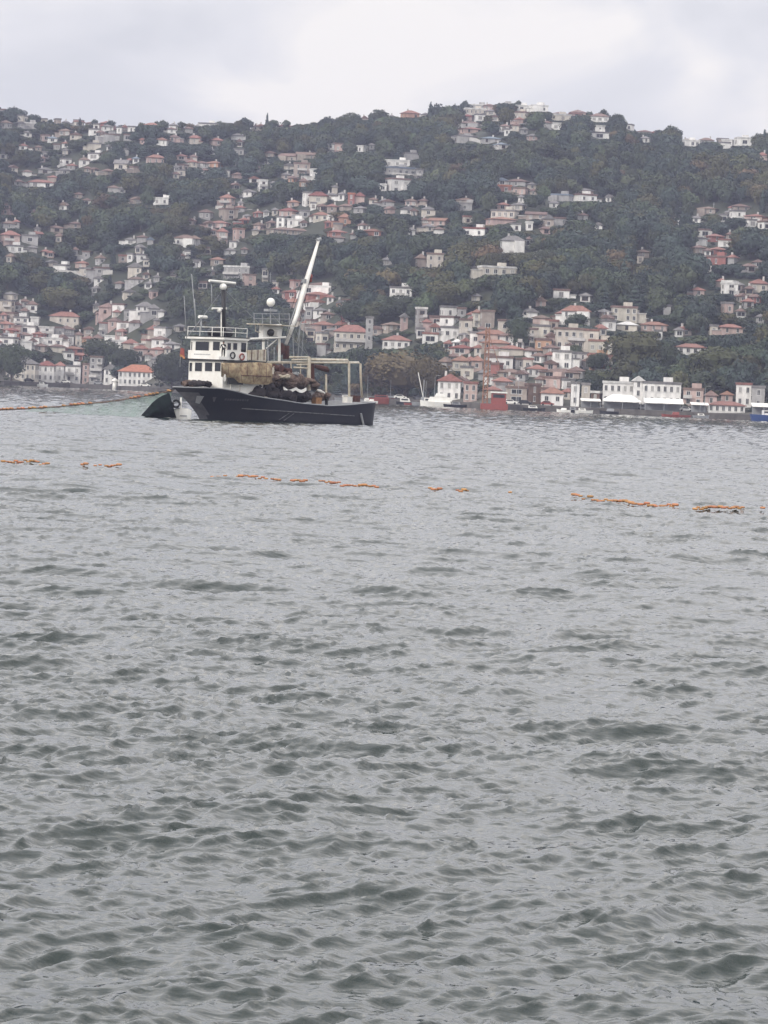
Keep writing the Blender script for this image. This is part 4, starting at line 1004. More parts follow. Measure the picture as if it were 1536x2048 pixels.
# bridge roof: rail, covered box, radars, whips, mast
rl = empty('roof_rail', (0, 0, 0)); rl.parent = boat
zt = zR + .30
corners = [(AF + .3, -3.2), (AF + .3, 3.2), (9.2, 3.2)]
for h_ in (.55, 1.1): MB().tube([(a, p, zt + h_) for a, p in corners], .04, 6).build('bar', M_WHITE, rl)
for a, p in [(AF + .3, q) for q in (-3.2, -1.0, 1.2, 3.2)] + [(q, 3.2) for q in (11.1, 9.2)]: MB().tube([(a, p, zt), (a, p, zt + 1.1)], .04, 6).build('post', M_WHITE, rl)
bxm = MB(); bxm.sphere((10.3, -.4, zt + .5), 1.8, 1.5, .75, 12, 8); bxm.build('covered_searchlight_box', M_BLACK, boat, smooth=True)
def pole(name, u, v0, v1, p, r, m_, u1=None, par=None):
    return MB().tube([B(u, v0, p), B(u1 if u1 is not None else u, v1, p)], r, 8).build(name, m_, par or boat, smooth=True)
mast = pole('radar_mast', 400, 742, 385, 1.2, .27, M_BLACK)
MB().tube([B(384, 742, 1.2), B(384, 560, 1.2)], .08, 6).build('mast_brace', M_WHITE, mast)
c = B(397, 388, 1.2); MB().sphere(c, .44, .44, .42, 14, 10).build('radome', M_WHITE, mast, smooth=True)
e0, e1 = B(302, 346, 1.2), B(480, 364, 1.2); 
MB().tube([e0, e1], .16, 8).build('radar_scanner', M_WHITE, mast)
MB().tube([B(394, 372, 1.2), B(394, 355, 1.2)], .12, 8).build('scanner_pedestal', M_WHITE, mast)
MB().tube([B(322, 536, 1.2), B(420, 536, 1.2)], .12, 8).build('crosstree', M_WHITE, mast)
c = B(370, 549, 1.2); MB().sphere(c, .3, .3, .28, 12, 8).build('small_radome', M_WHITE, mast, smooth=True)
sc_ = pole('scanner_post', 247, 690, 625, .4, .09, M_GREY); c = B(247, 612, .4)
MB().tube([B(247, 625, .4), B(247, 600, .4)], .06, 6).build('spindle', M_GREY, sc_)
MB().tube([B(232, 592, .4), B(284, 596, .4)], .2, 8).build('radar_scanner', M_WHITE, sc_)
for (u, v0, v1, p, u1, r_) in ((213, 690, 300, -1, 182, .05), (213, 690, 470, -1, 200, .075), (146, 740, 450, -2.4, 130, .04), (320, 540, 372, .6, 318, .045)):
    pole('whip_antenna', u, v0, v1, p, r_, M_GREY, u1)
# white boom from the bridge roof aft, arch mast with platform and dome
MB().tube([B(432, 744, 1.5), B(560, 744, 1.5), B(825, 732, 1.5)], .13, 8).build('fore_and_aft_beam', M_WHITE, boat)
MB().tube([B(400, 748, 2.6), B(520, 762, 2.6), B(700, 756, 2.6)], .09, 6).build('canopy_edge', M_BLACK, boat)
ar = MB(); ap = .8
for u in (672, 780): ar.tube([B(u, 895, ap), B(u, 690, ap)], .17, 8)
ar.tube([B(660, 662, ap), B(792, 662, ap)], .34, 8); ar.tube([B(690, 690, ap), B(706, 668, ap)], .28, 6); ar.tube([B(764, 690, ap), B(748, 668, ap)], .28, 6)
q0, q1 = B(660, 700, ap), B(792, 652, ap); ar.box(q1[0], q0[0], ap - .5, ap + .2, B(660, 685, ap)[2], q1[2]); ar.box(B(702, 700, ap)[0], q0[0], ap - .5, ap + .2, B(660, 745, ap)[2], B(660, 685, ap)[2]); ar.box(q1[0], B(757, 700, ap)[0], ap - .5, ap + .2, B(790, 725, ap)[2], B(660, 685, ap)[2]); ar.tube([B(690, 808, ap), B(762, 748, ap)], .07, 6)
arch = ar.build('arch_mast', M_WHITE, boat)
q0, q1 = B(606, 640, ap), B(850, 640, ap)
MB().box(q1[0], q0[0], ap - 1.3, ap + 1.3, q0[2] - .08, q0[2] + .04).build('platform', M_CREAM, arch)
pr = empty('platform_rail', (0, 0, 0)); pr.parent = arch
for v in (570, 605): MB().tube([B(606, v, ap + 1.3), B(850, v + 4, ap + 1.3)], .05, 6).build('bar', M_GREY, arch)
for u in (608, 665, 720, 780, 848): MB().tube([B(u, 640, ap + 1.3), B(u, 568, ap + 1.3)], .05, 6).build('post', M_GREY, arch)
bpy.data.objects.remove(pr)
MB().tube([B(720, 640, ap), B(720, 535, ap)], .08, 6).build('dome_post', M_GREY, arch)
MB().box(B(752, 545, ap)[0], B(690, 545, ap)[0], ap - .4, ap + .4, B(720, 556, ap)[2], B(720, 540, ap)[2]).build('dome_tray', M_GREY, arch)
c = B(722, 494, ap); MB().sphere(c, .52, .52, .55, 16, 10).build('satellite_dome', M_WHITE, arch, smooth=True)
MB().sphere(B(722, 700, ap + .5), .5, .4, .45, 10, 7).build('floodlight', M_BLACK, arch, smooth=True)
MB().tube([B(615, 640, ap), B(618, 690, ap), B(650, 700, ap)], .07, 6).build('curved_bracket', M_CREAM, arch)
# crane
cp = .3
crane = MB().tube([B(826, 880, cp), B(828, 790, cp)], .42, 10).build('crane_pedestal', M_RUST, boat, smooth=True)
MB().sphere(B(790, 810, cp), .6, .5, .8, 10, 7).build('crane_winch', M_RUST, crane, smooth=True)
MB().tube([B(826, 780, cp), B(900, 580, cp), B(965, 350, cp), B(1046, 70, cp)], [.2, .28, .34, .2], 8).build('boom', M_WHITE, crane, smooth=True)
MB().tube([B(1036, 70, cp), B(1062, 62, cp)], .22, 8).build('boom_head', M_GREY, crane)
MB().tube([B(1050, 80, cp), B(1036, 112, cp)], .12, 6).build('sheave_block', M_BLACK, crane)
for (u0, v0, u1, v1) in ((808, 760, 1034, 78), (790, 740, 1030, 70), (860, 760, 1052, 82), (885, 760, 1056, 80)):
    MB().tube([B(u0, v0, cp), B(u1, v1, cp)], .04, 4).build('hoist_cable', M_BLACK, crane)
MB().tube([B(905, 760, cp), B(925, 640, cp), B(950, 590, cp)], .06, 6).build('hydraulic_hose', M_GREY, crane)
MB().sphere(B(995, 318, cp), .26, .24, .34, 10, 7).build('red_signal_float', M_REDP, crane, smooth=True)
MB().sphere(B(994, 345, cp), .18, .18, .24, 8, 6).build('red_signal_float', M_REDP, crane, smooth=True)
MB().box(B(945, 370, cp)[0] - .2, B(945, 370, cp)[0] + .15, cp - .3, cp + .3, B(960, 360, cp)[2], B(960, 335, cp)[2]).build('boom_joint', M_GREY, crane)
MB().tube([B(818, 740, cp - .4), B(952, 350, cp - .4), B(1036, 80, cp - .4)], .07, 6).build('boom_rail', M_GREY, crane)
for k in range(13):
    f = k / 13; MB().tube([B(820 + 150 * f, 745 - 400 * f, cp - .4), B(834 + 148 * f, 730 - 398 * f, cp)], .04, 4).build('boom_rung', M_GREY, crane)
for (u0, v0, u1, v1, p_) in ((720, 560, 985, 870, .8), (400, 400, 660, 655, 1.0), (850, 600, 985, 868, 1.2), (985, 868, 1256, 890, 1.0), (400, 400, 150, 735, .6)): MB().tube([B(u0, v0, p_), B(u1, v1, p_)], .025, 4).build('stay_wire', M_GREY, boat)
for (u0, v0, u1, v1, p_, r_) in ((905, 900, 925, 640, .8, .05), (930, 905, 955, 560, .6, .04), (880, 905, 872, 700, 1.4, .06), (705, 905, 700, 745, 1.8, .07), (745, 905, 745, 800, 1.6, .06)): MB().tube([B(u0, v0, p_), B(u1, v1, p_)], r_, 5).build('deck_pole', M_GREY, boat)
# after gantry
gp = 2.4
gy = MB().tube([B(982, 1095, gp), B(982, 868, gp)], .25, 8).build('gantry_post', M_CREAM, boat)
for pts_, r_, nm in (([(700, 906), (1050, 906), (1322, 905), (1334, 914), (1336, 1000), (1345, 1145)], .14, 'gantry_frame'), ([(985, 884), (1246, 888), (1256, 898), (1258, 1160)], .15, 'gantry_frame'),
    ([(850, 868), (985, 868)], .1, 'gantry_rail'), ([(866, 886), (985, 884)], .12, 'gantry_rail'), ([(700, 898), (985, 900)], .06, 'gantry_rail'), ([(880, 938), (970, 944)], .11, 'gantry_rail'), ([(900, 920), (985, 918)], .08, 'gantry_rail')):
    MB().tube([B(u, v, gp if r_ != .14 else gp - 1.5) for u, v in pts_], r_, 8).build(nm, M_CREAM, boat, smooth=True)
MB().tube([B(1006, 1085, gp - .4), B(1006, 912, gp - .4)], .26, 8).build('rust_red_column', M_RUST, boat)
MB().tube([B(1022, 930, gp - .4), B(1060, 940, gp - .4), B(1100, 950, gp - .4), B(1114, 962, gp - .4)], [.22, .34, .36, .22], 10).build('net_power_block', M_RUST, boat, smooth=True)
MB().tube([B(1100, 1190, gp), B(1100, 985, gp)], .13, 8).build('stern_davit', M_CREAM, boat)
MB().tube([B(1102, 1195, gp), B(1102, 1110, gp)], .2, 8).build('davit_foot', M_BLACK, boat)
MB().tube([B(1035, 1092, gp), B(1060, 1100, gp), B(1095, 1118, gp)], [.12, .2, .14], 8).build('davit_arm', M_WHITE, boat)
# heaps, tarpaulins and gear lying on deck: things of their own
def heap(name, cu, cv, p, la, lp, hz_, m_, lab, cat, seed=1, lumps=9, grp=None):
    r_ = random.Random(seed); c = B(cu, cv, p); b_ = MB(); lumps = int(lumps * 2.2)
    for k in range(lumps):
        b_.sphere((r_.uniform(-la, la) * .75, r_.uniform(-lp, lp) * .7, r_.uniform(-.45, .3) * hz_), la * r_.uniform(.16, .34), lp * r_.uniform(.35, .6), hz_ * r_.uniform(.35, .7), 9, 6)
    o = b_.build(name, m_, None, smooth=True); o.rotation_euler = (0, 0, math.pi + TH); o.location = to_world(c)
    for v in o.data.vertices: v.co += Vector((r_.gauss(0, .09), r_.gauss(0, .09), r_.gauss(0, .09)))
    return tag(o, lab, cat, grp)
def to_world(c): return (OX + c[0] * FX + c[1] * PXV, OY + c[0] * FY + c[1] * PYV, c[2])
heap('net_pile', 650, 1085, 1.8, 2.9, 1.6, .9, M_NETD, 'black net piled on the deck under the tan tarpaulin', 'net pile', 2, 16)
heap('net_pile', 880, 1040, 1.6, 3.4, 1.8, 1.0, M_NETB, 'reddish-brown net heaped amidships beside the cream gantry post', 'net pile', 3, 18)
heap('net_pile', 880, 1125, 2.3, 3.0, 1.2, .9, M_NETD, 'dark net lying along the rail below the brown net heap', 'net pile', 4, 14)
heap('net_pile', 1045, 1130, 1.6, 1.4, 1.2, .8, M_NETB, 'small brown net heap at the foot of the rust red column', 'net pile', 5, 8)
heap('deck_gear', 760, 960, 1.4, .9, .9, 1.0, M_RUST, 'rust red winch gear behind the tan tarpaulin', 'winch', 6, 7)
heap('deck_gear', 245, 1048, 1.2, 1.6, 1.6, .35, M_NETD, 'dark rope coils on the foredeck before the deckhouse', 'rope', 7, 9)
heap('deck_gear', 165, 1045, -1.6, .8, .8, .5, M_NETB, 'brown windlass on the foredeck left of the deckhouse', 'windlass', 8, 6)
heap('folded_canvas', 800, 1000, 3.0, 1.7, 1.2, .42, M_CREAM, 'pale folded canvas on top of the brown net heap', 'canvas', 9, 6)
heap('folded_canvas', 905, 985, 2.8, 1.2, 1.0, .4, M_GREY, 'grey folded canvas just left of the cream gantry post', 'canvas', 10, 6)
heap('net_pile', 800, 1010, 2.4, 3.2, 1.3, 1.0, M_NETB, 'rust-brown net bundled against the right end of the tan tarpaulin', 'net pile', 12, 14)
heap('net_pile', 720, 1120, 3.0, 4.2, .7, .8, M_NETD, 'long black net roll behind the midships rail', 'net pile', 13, 16)
# winches, frames and pipes amidships
for (u0, v0, u1, v1, r_) in ((742, 930, 742, 1060, .1), (800, 905, 800, 1010, .09), (860, 905, 862, 1000, .08), (925, 905, 925, 1000, .08), (740, 960, 820, 955, .1), (760, 1000, 850, 985, .12)): MB().tube([B(u0, v0, 1.9), B(u1, v1, 1.9)], r_, 6).build('winch_frame', M_CREAM, boat)
for (u, v, r_) in ((772, 945, .42), (832, 962, .38)): c = B(u, v, 2.2); MB().tube([(c[0], c[1] - .5, c[2]), (c[0], c[1] + .6, c[2])], r_, 12).build('winch_drum', M_RUST, boat)
MB().box(B(905, 1000, 1)[0], B(735, 1000, 1)[0], -1.5, 1.2, 1.4, B(800, 965, 1)[2]).build('engine_casing', M_RUST, boat)
# tan tarpaulin with rust stains hung along the side
na, nb_ = 26, 9; V = []; Fc = []
r_ = random.Random(5)
for i in range(na):
    f = i / (na - 1); u = 392 + (732 - 392) * f
    vb = np.interp(u, [392, 470, 500, 560, 700, 732], [1002, 1010, 1040, 1052, 1056, 1040]); vt = np.interp(u, [392, 500, 640, 732], [906, 908, 902, 912])
    for j in range(nb_):
        g_ = j / (nb_ - 1); c = B(u, vt + (vb - vt) * g_, 4.05 + .12 * math.sin(i * 1.1 + j * .4) + .28 * math.sin(math.pi * g_) + r_.uniform(-.05, .05)); V.append(c)
for i in range(na - 1):
    for j in range(nb_ - 1): a = i * nb_ + j; Fc.append((a, a + 1, a + nb_ + 1, a + nb_))
n0 = len(V); V += [(x, y - .22, z) for x, y, z in V]; Fc += [tuple(i + n0 for i in f[::-1]) for f in Fc]
tp = link('tarpaulin', mesh_from('tarpaulin', [Vector(v) for v in V], Fc, M_TARP, smooth=True), None)
tp.location = (OX, OY, 0); tp.rotation_euler = (0, 0, math.pi + TH)
tag(tp, 'stained tan tarpaulin hanging along the side aft of the white deckhouse', 'tarpaulin')
for k, (u, v0, v1) in enumerate(((430, 915, 995), (520, 985, 1045), (560, 915, 1000), (640, 910, 960), (600, 990, 1040), (690, 915, 1045))):
    MB().tube([B(u, v0, 4.5), B(u + 6, v1, 4.5)], .03, 5).build('tarpaulin_strap', M_RUST, None)
    o = bpy.data.objects[[x for x in bpy.data.objects.keys() if x.startswith('tarpaulin_strap')][-1]]; o.parent = tp
MB().tube([B(520, 992, 4.5), B(725, 1000, 4.5)], .05, 5).build('tarpaulin_strap', M_RUST, tp)
# superstructure filler behind the tarpaulin
MB().box(4.2, 5.15, -2.9, 2.9, 1.6, zL1 - .6).build('after_house', M_CREAM, boat)
MB().box(5.3, 7.9, 3.12, 3.45, 2.3, 3.1).build('side_locker', M_CREAM, boat)
MB().box(10.2, 12.5, 3.6, 3.95, B(350, 1050, 3.9)[2], B(350, 1005, 3.9)[2]).build('liferaft_cradle', M_BLACK, boat)
def ring(name, c, R_, r2, m_, lab, cat, ax='p', tilt=0, grp=None, marks=True):
    b_ = MB(); n = 16
    pts_ = []
    for k in range(n + 1):
        t = 2 * math.pi * k / n
        pts_.append((R_ * math.cos(t), 0, R_ * math.sin(t)) if ax == 'p' else (0, R_ * math.cos(t), R_ * math.sin(t)))
    b_.tube(pts_, r2, 8, cap=False); o = b_.build(name, m_, None, smooth=True); o.location = to_world(c); o.rotation_euler = (0, 0, math.pi + TH)
    return tag(o, lab, cat, grp)
r1 = ring('life_ring', B(463, 856, 4.02), .36, .085, M_TYRE, 'dark-rimmed life ring on the side bulwark nearer the wheelhouse', 'life ring')
r2 = ring('life_ring', B(526, 866, 4.02), .36, .085, M_REDP, 'red life ring on the side bulwark farther aft', 'life ring')
q = ring('fender', B(408, 1010, 4.2), .1, .09, M_WHITE, 'white fender hanging at the front edge of the tarpaulin', 'fender')
q.scale = (1, 1, 2.6)
for k, (u, v, m_, lab) in enumerate(((1035, 1165, M_ORANGE, 'orange crate by the cream davit on the after deck'), (1245, 1158, M_WHITE, 'white box at the foot of the outer gantry post'), (1300, 1152, M_RUST, 'rusty bollard box on the stern'), (505, 1082, M_CREAM, 'cream box on deck below the tarpaulin'), (440, 1070, M_WHITE, 'white box on deck forward of the cream box'))):
    c = B(u, v, 2.6); b_ = MB().box(-.5, .5, -.4, .4, -.4, .32); b_.box(-.55, .55, -.45, .45, .32, .4); b_.box(-.1, .1, .4, .46, 0, .14)
    o = b_.build('deck_box', m_, None); o.location = to_world(c); o.rotation_euler = (0, 0, math.pi + TH + .1 * k); tag(o, lab, 'box')
wt_ = MB(); 
for k in range(12):
    u = 812 + k * 14; v = 1078 + 22 * abs(math.sin(k * .55)) 
    wt_.V += [B(u, v - 9, 3.4), B(u, v + 12, 3.5)]
for k in range(11): wt_.F.append((2 * k, 2 * k + 1, 2 * k + 3, 2 * k + 2)); wt_.M.append(0)
n0 = len(wt_.V); wt_.V += [(x, y - .15, z) for x, y, z in wt_.V]; wt_.F += [tuple(i + n0 for i in f[::-1]) for f in wt_.F]; wt_.M = [0] * len(wt_.F)
o = wt_.build('white_canvas', M_WHITE, None, smooth=True); o.location = (OX, OY, 0); o.rotation_euler = (0, 0, math.pi + TH); tag(o, 'white canvas draped along the rail over the dark net', 'canvas')
# flag at the front left of the bridge
fl = empty('flag', to_world(BF(112, 800, AF + .5))); fl.rotation_euler = (0, 0, math.pi + TH); tag(fl, 'red flag with an orange lower edge beside the front of the bridge', 'flag')
fv = []; 
for i in range(7):
    for j in range(5): fv.append((.12 * math.sin(i * 1.3 + j * .5), -.1 - i * .14 * -1 if False else -.1 + i * .13, -j * .28 - i * .05))
ff = [(i * 5 + j, i * 5 + j + 1, i * 5 + j + 6, i * 5 + j + 5) for i in range(6) for j in range(4)]
mi = [1 if (k % 4) == 3 else 0 for k in range(24)]
n0 = len(fv); fv += [(x - .03, y, z) for x, y, z in fv]; ff += [tuple(q_ + n0 for q_ in f[::-1]) for f in ff]; mi += mi
link('cloth', mesh_from('cloth', fv, ff, [M_REDP, M_ORANGE], mi, True), fl)
MB().tube([(0, -.12, -2.4), (0, -.12, .5)], .035, 6).build('staff', M_GREY, fl)

# ---- the man on the walkway: one skinned body
def person(loc, rz, hgt, lab, mats_):
    me = bpy.data.meshes.new('person')
    J = [((0, 0, .95), .15), ((0, 0, 1.15), .145), ((.02, 0, 1.38), .17), ((.03, 0, 1.5), .075), ((.05, 0, 1.58), .07), ((.06, 0, 1.68), .105), ((.06, 0, 1.76), .085),
         ((0, .1, .9), .095), ((.05, .12, .5), .07), ((0, .12, .09), .05), ((.12, .13, .04), .045),
         ((0, -.1, .9), .095), ((0, -.13, .5), .07), ((-.06, -.13, .09), .05), ((.07, -.14, .04), .045),
         ((.02, .2, 1.4), .07), ((.03, .28, 1.12), .05), ((.2, .26, .95), .04), ((.28, .24, .93), .045),
         ((.02, -.2, 1.4), .07), ((.0, -.29, 1.12), .05), ((.18, -.27, 1.0), .04), ((.26, -.26, 1.0), .045)]
    E = [(0, 1), (1, 2), (2, 3), (3, 4), (4, 5), (5, 6), (0, 7), (7, 8), (8, 9), (9, 10), (0, 11), (11, 12), (12, 13), (13, 14), (2, 15), (15, 16), (16, 17), (17, 18), (2, 19), (19, 20), (20, 21), (21, 22)]
    me.from_pydata([j[0] for j in J], E, []); o = bpy.data.objects.new('tmp', me); col.objects.link(o)
    o.modifiers.new('s', 'SKIN'); o.modifiers.new('d', 'SUBSURF').levels = 1
    for i, j in enumerate(J): me.skin_vertices[0].data[i].radius = (j[1], j[1] * (.95 if i not in (1, 2) else 1.1))
    me.skin_vertices[0].data[0].use_root = True
    dg = bpy.context.evaluated_depsgraph_get(); m2 = bpy.data.meshes.new_from_object(o.evaluated_get(dg)); bpy.data.objects.remove(o)
    for m_ in mats_: m2.materials.append(m_)
    for p in m2.polygons:
        c = p.center; p.use_smooth = True
        p.material_index = 2 if (c.z > 1.52 or (abs(c.y) > .2 and c.z < 1.0 and c.x > .22)) else (0 if c.z > .93 else 1)
        if 1.05 < c.z < 1.35 and abs(c.y) < .06 and c.x > .1: p.material_index = 3
    root = link('person', m2, None); root.location = loc; root.rotation_euler = (0, 0, rz); s_ = hgt / 1.8; root.scale = (s_ * 1.25, s_ * 1.2, s_)
    hb = MB().sphere((.045, 0, 1.75), .115, .105, .10, 10, 7); hb.build('hair', mat('dark_hair', (.01, .009, .008), .8), root, smooth=True)
    fb = MB(); fb.sphere((.17, 0, 1.68), .025, .015, .025, 6, 4)
    for s in (1, -1): fb.sphere((.155, s * .04, 1.71), .012, .012, .01, 6, 4); fb.sphere((.06, s * .105, 1.69), .02, .012, .03, 6, 4)
    fb.box(.15, .163, -.025, .025, 1.63, 1.638)
    fb.build('face_features', mat('face_shade', (.16, .08, .06), .7), root)
    tag(root, lab, 'person'); return root
M_SKIN = mat('skin', (.34, .19, .13), .6); M_JACK = mat('dark_jacket', (.012, .012, .016), .85); M_TROU = mat('black_trousers', (.01, .01, .013), .85)
a_, p_, z_ = B(396, 885, 3.5)
person(to_world((a_, 3.5, zL1 + .42)), math.pi + TH + R(40), 1.82, 'crewman in dark jacket over white shirt beside the wheelhouse windows', [M_JACK, M_TROU, M_SKIN, M_WHITE])
MB().box(a_ - 1.0, a_ + 1.0, 3.12, 3.88, zL1 + .06, zL1 + .42).build('walkway_step', M_WHITE, boat)

# ---- white skiff under the bow with its tyre fender
def sk(px, py, y): d = ray(px, py); return (d[0] * y, y, CAM_H + d[2] * y)
ysk = OY + 15.0 * FY - 2.0
c0 = sk(363, 836, ysk)
skiff = empty('skiff', (c0[0], c0[1], 0), R(15)); tag(skiff, "white blunt-ended skiff under the fishing boat's bow", 'skiff')
V = []
for (x, w0, w1, z0, z1) in ((-1.1, .55, .5, -.35, 1.3), (-.9, .9, 1.0, -.4, 1.15), (.4, 1.15, 1.3, -.4, .95), (2.6, 1.1, 1.25, -.4, .95), (4.6, .9, 1.1, -.3, 1.05)):
    V += [(w0 * -1, x, z0), (w1 * -1, x, z1), (w1, x, z1), (w0, x, z0)]
Fc = [(0, 3, 2, 1), (16, 17, 18, 19)]
for i in range(4): a = 4 * i; Fc += [(a, a + 1, a + 5, a + 4), (a + 3, a + 7, a + 6, a + 2), (a, a + 4, a + 7, a + 3), (a + 1, a + 2, a + 6, a + 5)]
link('hull', mesh_from('hull', V, Fc, M_WHITE), skiff)
MB().tube([(-.48, -1.12, 1.3), (-1.0, -.9, 1.18), (-1.3, .4, 1.0), (-1.25, 2.6, 1.0), (-1.1, 4.6, 1.08)], .06, 6).build('gunwale', M_GREY, skiff)
MB().box(-.42, .42, -1.16, -1.1, .35, .47).build('bow_mark', M_GREY, skiff)
MB().tube([(-.35, -1.0, 1.2), (-.35, -.95, 2.6)], .12, 6).build('samson_post', M_WHITE, skiff)
c = sk(330 + .293 * 76, 460 + .293 * 1186, ysk - 1.5)
o = MB(); o.tube([(.42 * math.cos(2 * math.pi * k / 18), 0, .42 * math.sin(2 * math.pi * k / 18)) for k in range(19)], .13, 8, cap=False)
o = o.build('tyre_fender', M_TYRE, None, smooth=True); o.location = c; tag(o, "black tyre hung over the white skiff's bow", 'tyre')
# ---- hauled net: cork line, green netting and the dark bunched end
def netmat(name, colr, alpha):
    m = bpy.data.materials.new(name); m.use_nodes = True; t = m.node_tree; b = t.nodes['Principled BSDF']
    b.inputs['Base Color'].default_value = (*colr, 1); b.inputs['Roughness'].default_value = .8
    tx = t.nodes.new('ShaderNodeTexCoord'); n = t.nodes.new('ShaderNodeTexNoise'); n.inputs['Scale'].default_value = .6; n.inputs['Detail'].default_value = 5
    L(t, tx.outputs['Object'], n.inputs['Vector']); r = t.nodes.new('ShaderNodeMapRange'); r.inputs['From Min'].default_value = .3; r.inputs['From Max'].default_value = .7
    r.inputs['To Min'].default_value = max(alpha - .25, 0); r.inputs['To Max'].default_value = min(alpha + .2, 1); L(t, n.outputs[0], r.inputs['Value']); L(t, r.outputs[0], b.inputs['Alpha'])
    return m
M_NETG = netmat('green_netting', (0.15, 0.21, 0.18), .55)
net = empty('fishing_net', sk(250, 835, OY)); net.location.z = 0; tag(net, "green net with its orange cork line stretched from the boat's bow to the left", 'fishing net')
NI = Matrix.Translation(-net.location)
def NP(px, py, y): return tuple(NI @ Vector(sk(px, py, y)))
top = [(347, 781, ysk), (330, 784, ysk), (305, 789, ysk + 1), (280, 794, ysk + 2), (255, 798, ysk + 3), (220, 803, ysk + 4), (190, 806, ysk + 5), (160, 809, ysk + 6), (120, 813, ysk + 7), (80, 816, ysk + 8), (40, 818, ysk + 9), (0, 819.5, ysk + 10), (-60, 820, ysk + 12)]
tx_ = [q[0] for q in top][::-1]
def topat(px): return np.interp(px, tx_, [q[1] for q in top][::-1]), np.interp(px, tx_, [q[2] for q in top][::-1])
MB().tube([NP(*q) for q in top], .10, 6).build('cork_rope', M_NETB, net, smooth=True)
fm = MB().tube([(-.28, 0, 0), (-.2, 0, 0), (.2, 0, 0), (.28, 0, 0)], [.05, .11, .11, .05], 8)
FLOAT = mesh_from('float', fm.V, fm.F, M_ORANGE, None, True)
px = 338.0
r_ = random.Random(3)
while px > -50:
    y_, d_ = topat(px); dens = .5 + .5 * math.sin(px * .045 + 1.1)
    if r_.random() < (.85 if dens > .6 else .3):
        o = link('float', FLOAT, net, NP(px, y_ - 1.2 - r_.random(), d_ - .12)); o.rotation_euler = (0, R(8), R(r_.uniform(-20, 20)))
    px -= 7.5
nn, mm_ = 44, 9; V = []; Fc = []
for i in range(nn):
    px = 345 - (345 - 60) * i / (nn - 1); y_, d_ = topat(px)
    yb = on_water_y = None
    for j in range(mm_):
        f = j / (mm_ - 1); T_ = Vector(NP(px, y_ + .5, d_)); T_w = T_ + net.location
        z = T_w.z * (1 - f) - .15 * f; V.append((T_.x - .8 * f * (1 + .3 * math.sin(i * .9)), T_.y - 2.0 * f * f + .25 * math.sin(i * 1.3 + j), z))
for i in range(nn - 1):
    for j in range(mm_ - 1): a = i * mm_ + j; Fc.append((a, a + 1, a + mm_ + 1, a + mm_))
link('netting', mesh_from('netting', V, Fc, M_NETG, smooth=True), net)
V = []; n_ = 14
EDGE = [(338, 786, 352, 836), (325, 791, 344, 836), (315, 797, 338, 835), (305, 805, 330, 835), (298, 813, 322, 835), (290, 822, 310, 835), (282, 831, 296, 835)]
for k, (x0, y0, x1, y1) in enumerate(EDGE):
    for j in range(6):
        f = j / 5; q = NP(x0 + (x1 - x0) * f, y0 + (y1 - y0) * f, ysk - 2.5 - 1.0 * math.sin(math.pi * f) + .2 * math.sin(k * 2 + j * 1.7)); V.append(q)
Fc = [(i * 6 + j, i * 6 + j + 1, i * 6 + j + 7, i * 6 + j + 6) for i in range(len(EDGE) - 1) for j in range(5)]
n0 = len(V); V += [(x, y + .8, z) for x, y, z in V]; Fc += [tuple(i + n0 for i in f[::-1]) for f in Fc]
link('bunched_netting', mesh_from('bunched_netting', V, Fc, mat('wet_dark_green_net', (0.007, 0.013, 0.012), .95, 0, .8, .2, dark=(0.006, 0.006, 0.010), bump=.2, spec=.1), smooth=True), net)
# mooring and towing lines from the bow
for k, (x0, y0, x1, y1) in enumerate(((352, 775, 318, 784), (350, 778, 300, 792))):
    MB().tube([NP(x0, y0, ysk + 1.5), NP((x0 + x1) / 2, (y0 + y1) / 2 + 1.5, ysk + 1), NP(x1, y1, ysk)], .07, 5).build('hauling_rope', M_BLACK, net)

# ---- floating cork line across the water
fline = empty('cork_line', (0, 0, 0)); 
LINE = [(-60, 921), (0, 926), (60, 930), (100, 934), (170, 936), (250, 938), (330, 946), (420, 955), (480, 959), (560, 964), (650, 970), (700, 974), (757, 976), (860, 984), (940, 987), (1030, 991), (1100, 995), (1150, 999), (1200, 1005), (1260, 1010), (1340, 1018), (1400, 1023), (1480, 1025), (1536, 1026), (1600, 1029)]
def lp(px): return float(np.interp(px, [q[0] for q in LINE], [q[1] for q in LINE]))
p0 = on_water(768, lp(768)); fline.location = (p0[0], p0[1], 0)
tag(fline, 'long broken line of orange floats lying across the water before the boat', 'float line')
pts_ = []
for px in range(-60, 1601, 12):
    x, y = on_water(px, lp(px)); pts_.append((x - p0[0], y - p0[1], water_h(x, y) * .6 - .02))
MB().tube(pts_, .02, 4).build('rope', M_NETB, fline)
SEG = [(0, 100, .95), (165, 200, .4), (200, 250, .6), (425, 460, .7), (475, 560, .85), (585, 612, .8), (640, 757, .95), (860, 880, .9), (915, 940, .5), (1020, 1035, .5), (1148, 1170, .8), (1180, 1350, .95), (1350, 1360, .5), (1390, 1485, .9), (1525, 1536, .7)]
fs = MB().tube([(-.15, 0, 0), (-.11, 0, 0), (.11, 0, 0), (.15, 0, 0)], [.03, .058, .058, .03], 8); FSM = mesh_from('float', fs.V, fs.F, M_ORANGE, None, True)
r_ = random.Random(9); nfl = 0
for (a0, a1, d_) in SEG:
    px = a0
    while px < a1 and nfl < 290:
        if r_.random() < min(1, d_ * 1.1):
            x, y = on_water(px, lp(px) + r_.uniform(-.6, .6)); o = link('float', FSM, fline, (x - p0[0], y - p0[1], water_h(x, y) + .12)); nfl += 1
            s_ = r_.uniform(.6, 1.05); o.scale = (s_,) * 3; o.rotation_euler = (0, 0, R(r_.uniform(-35, 20)))
        px += 6.3
print('floats', nfl)
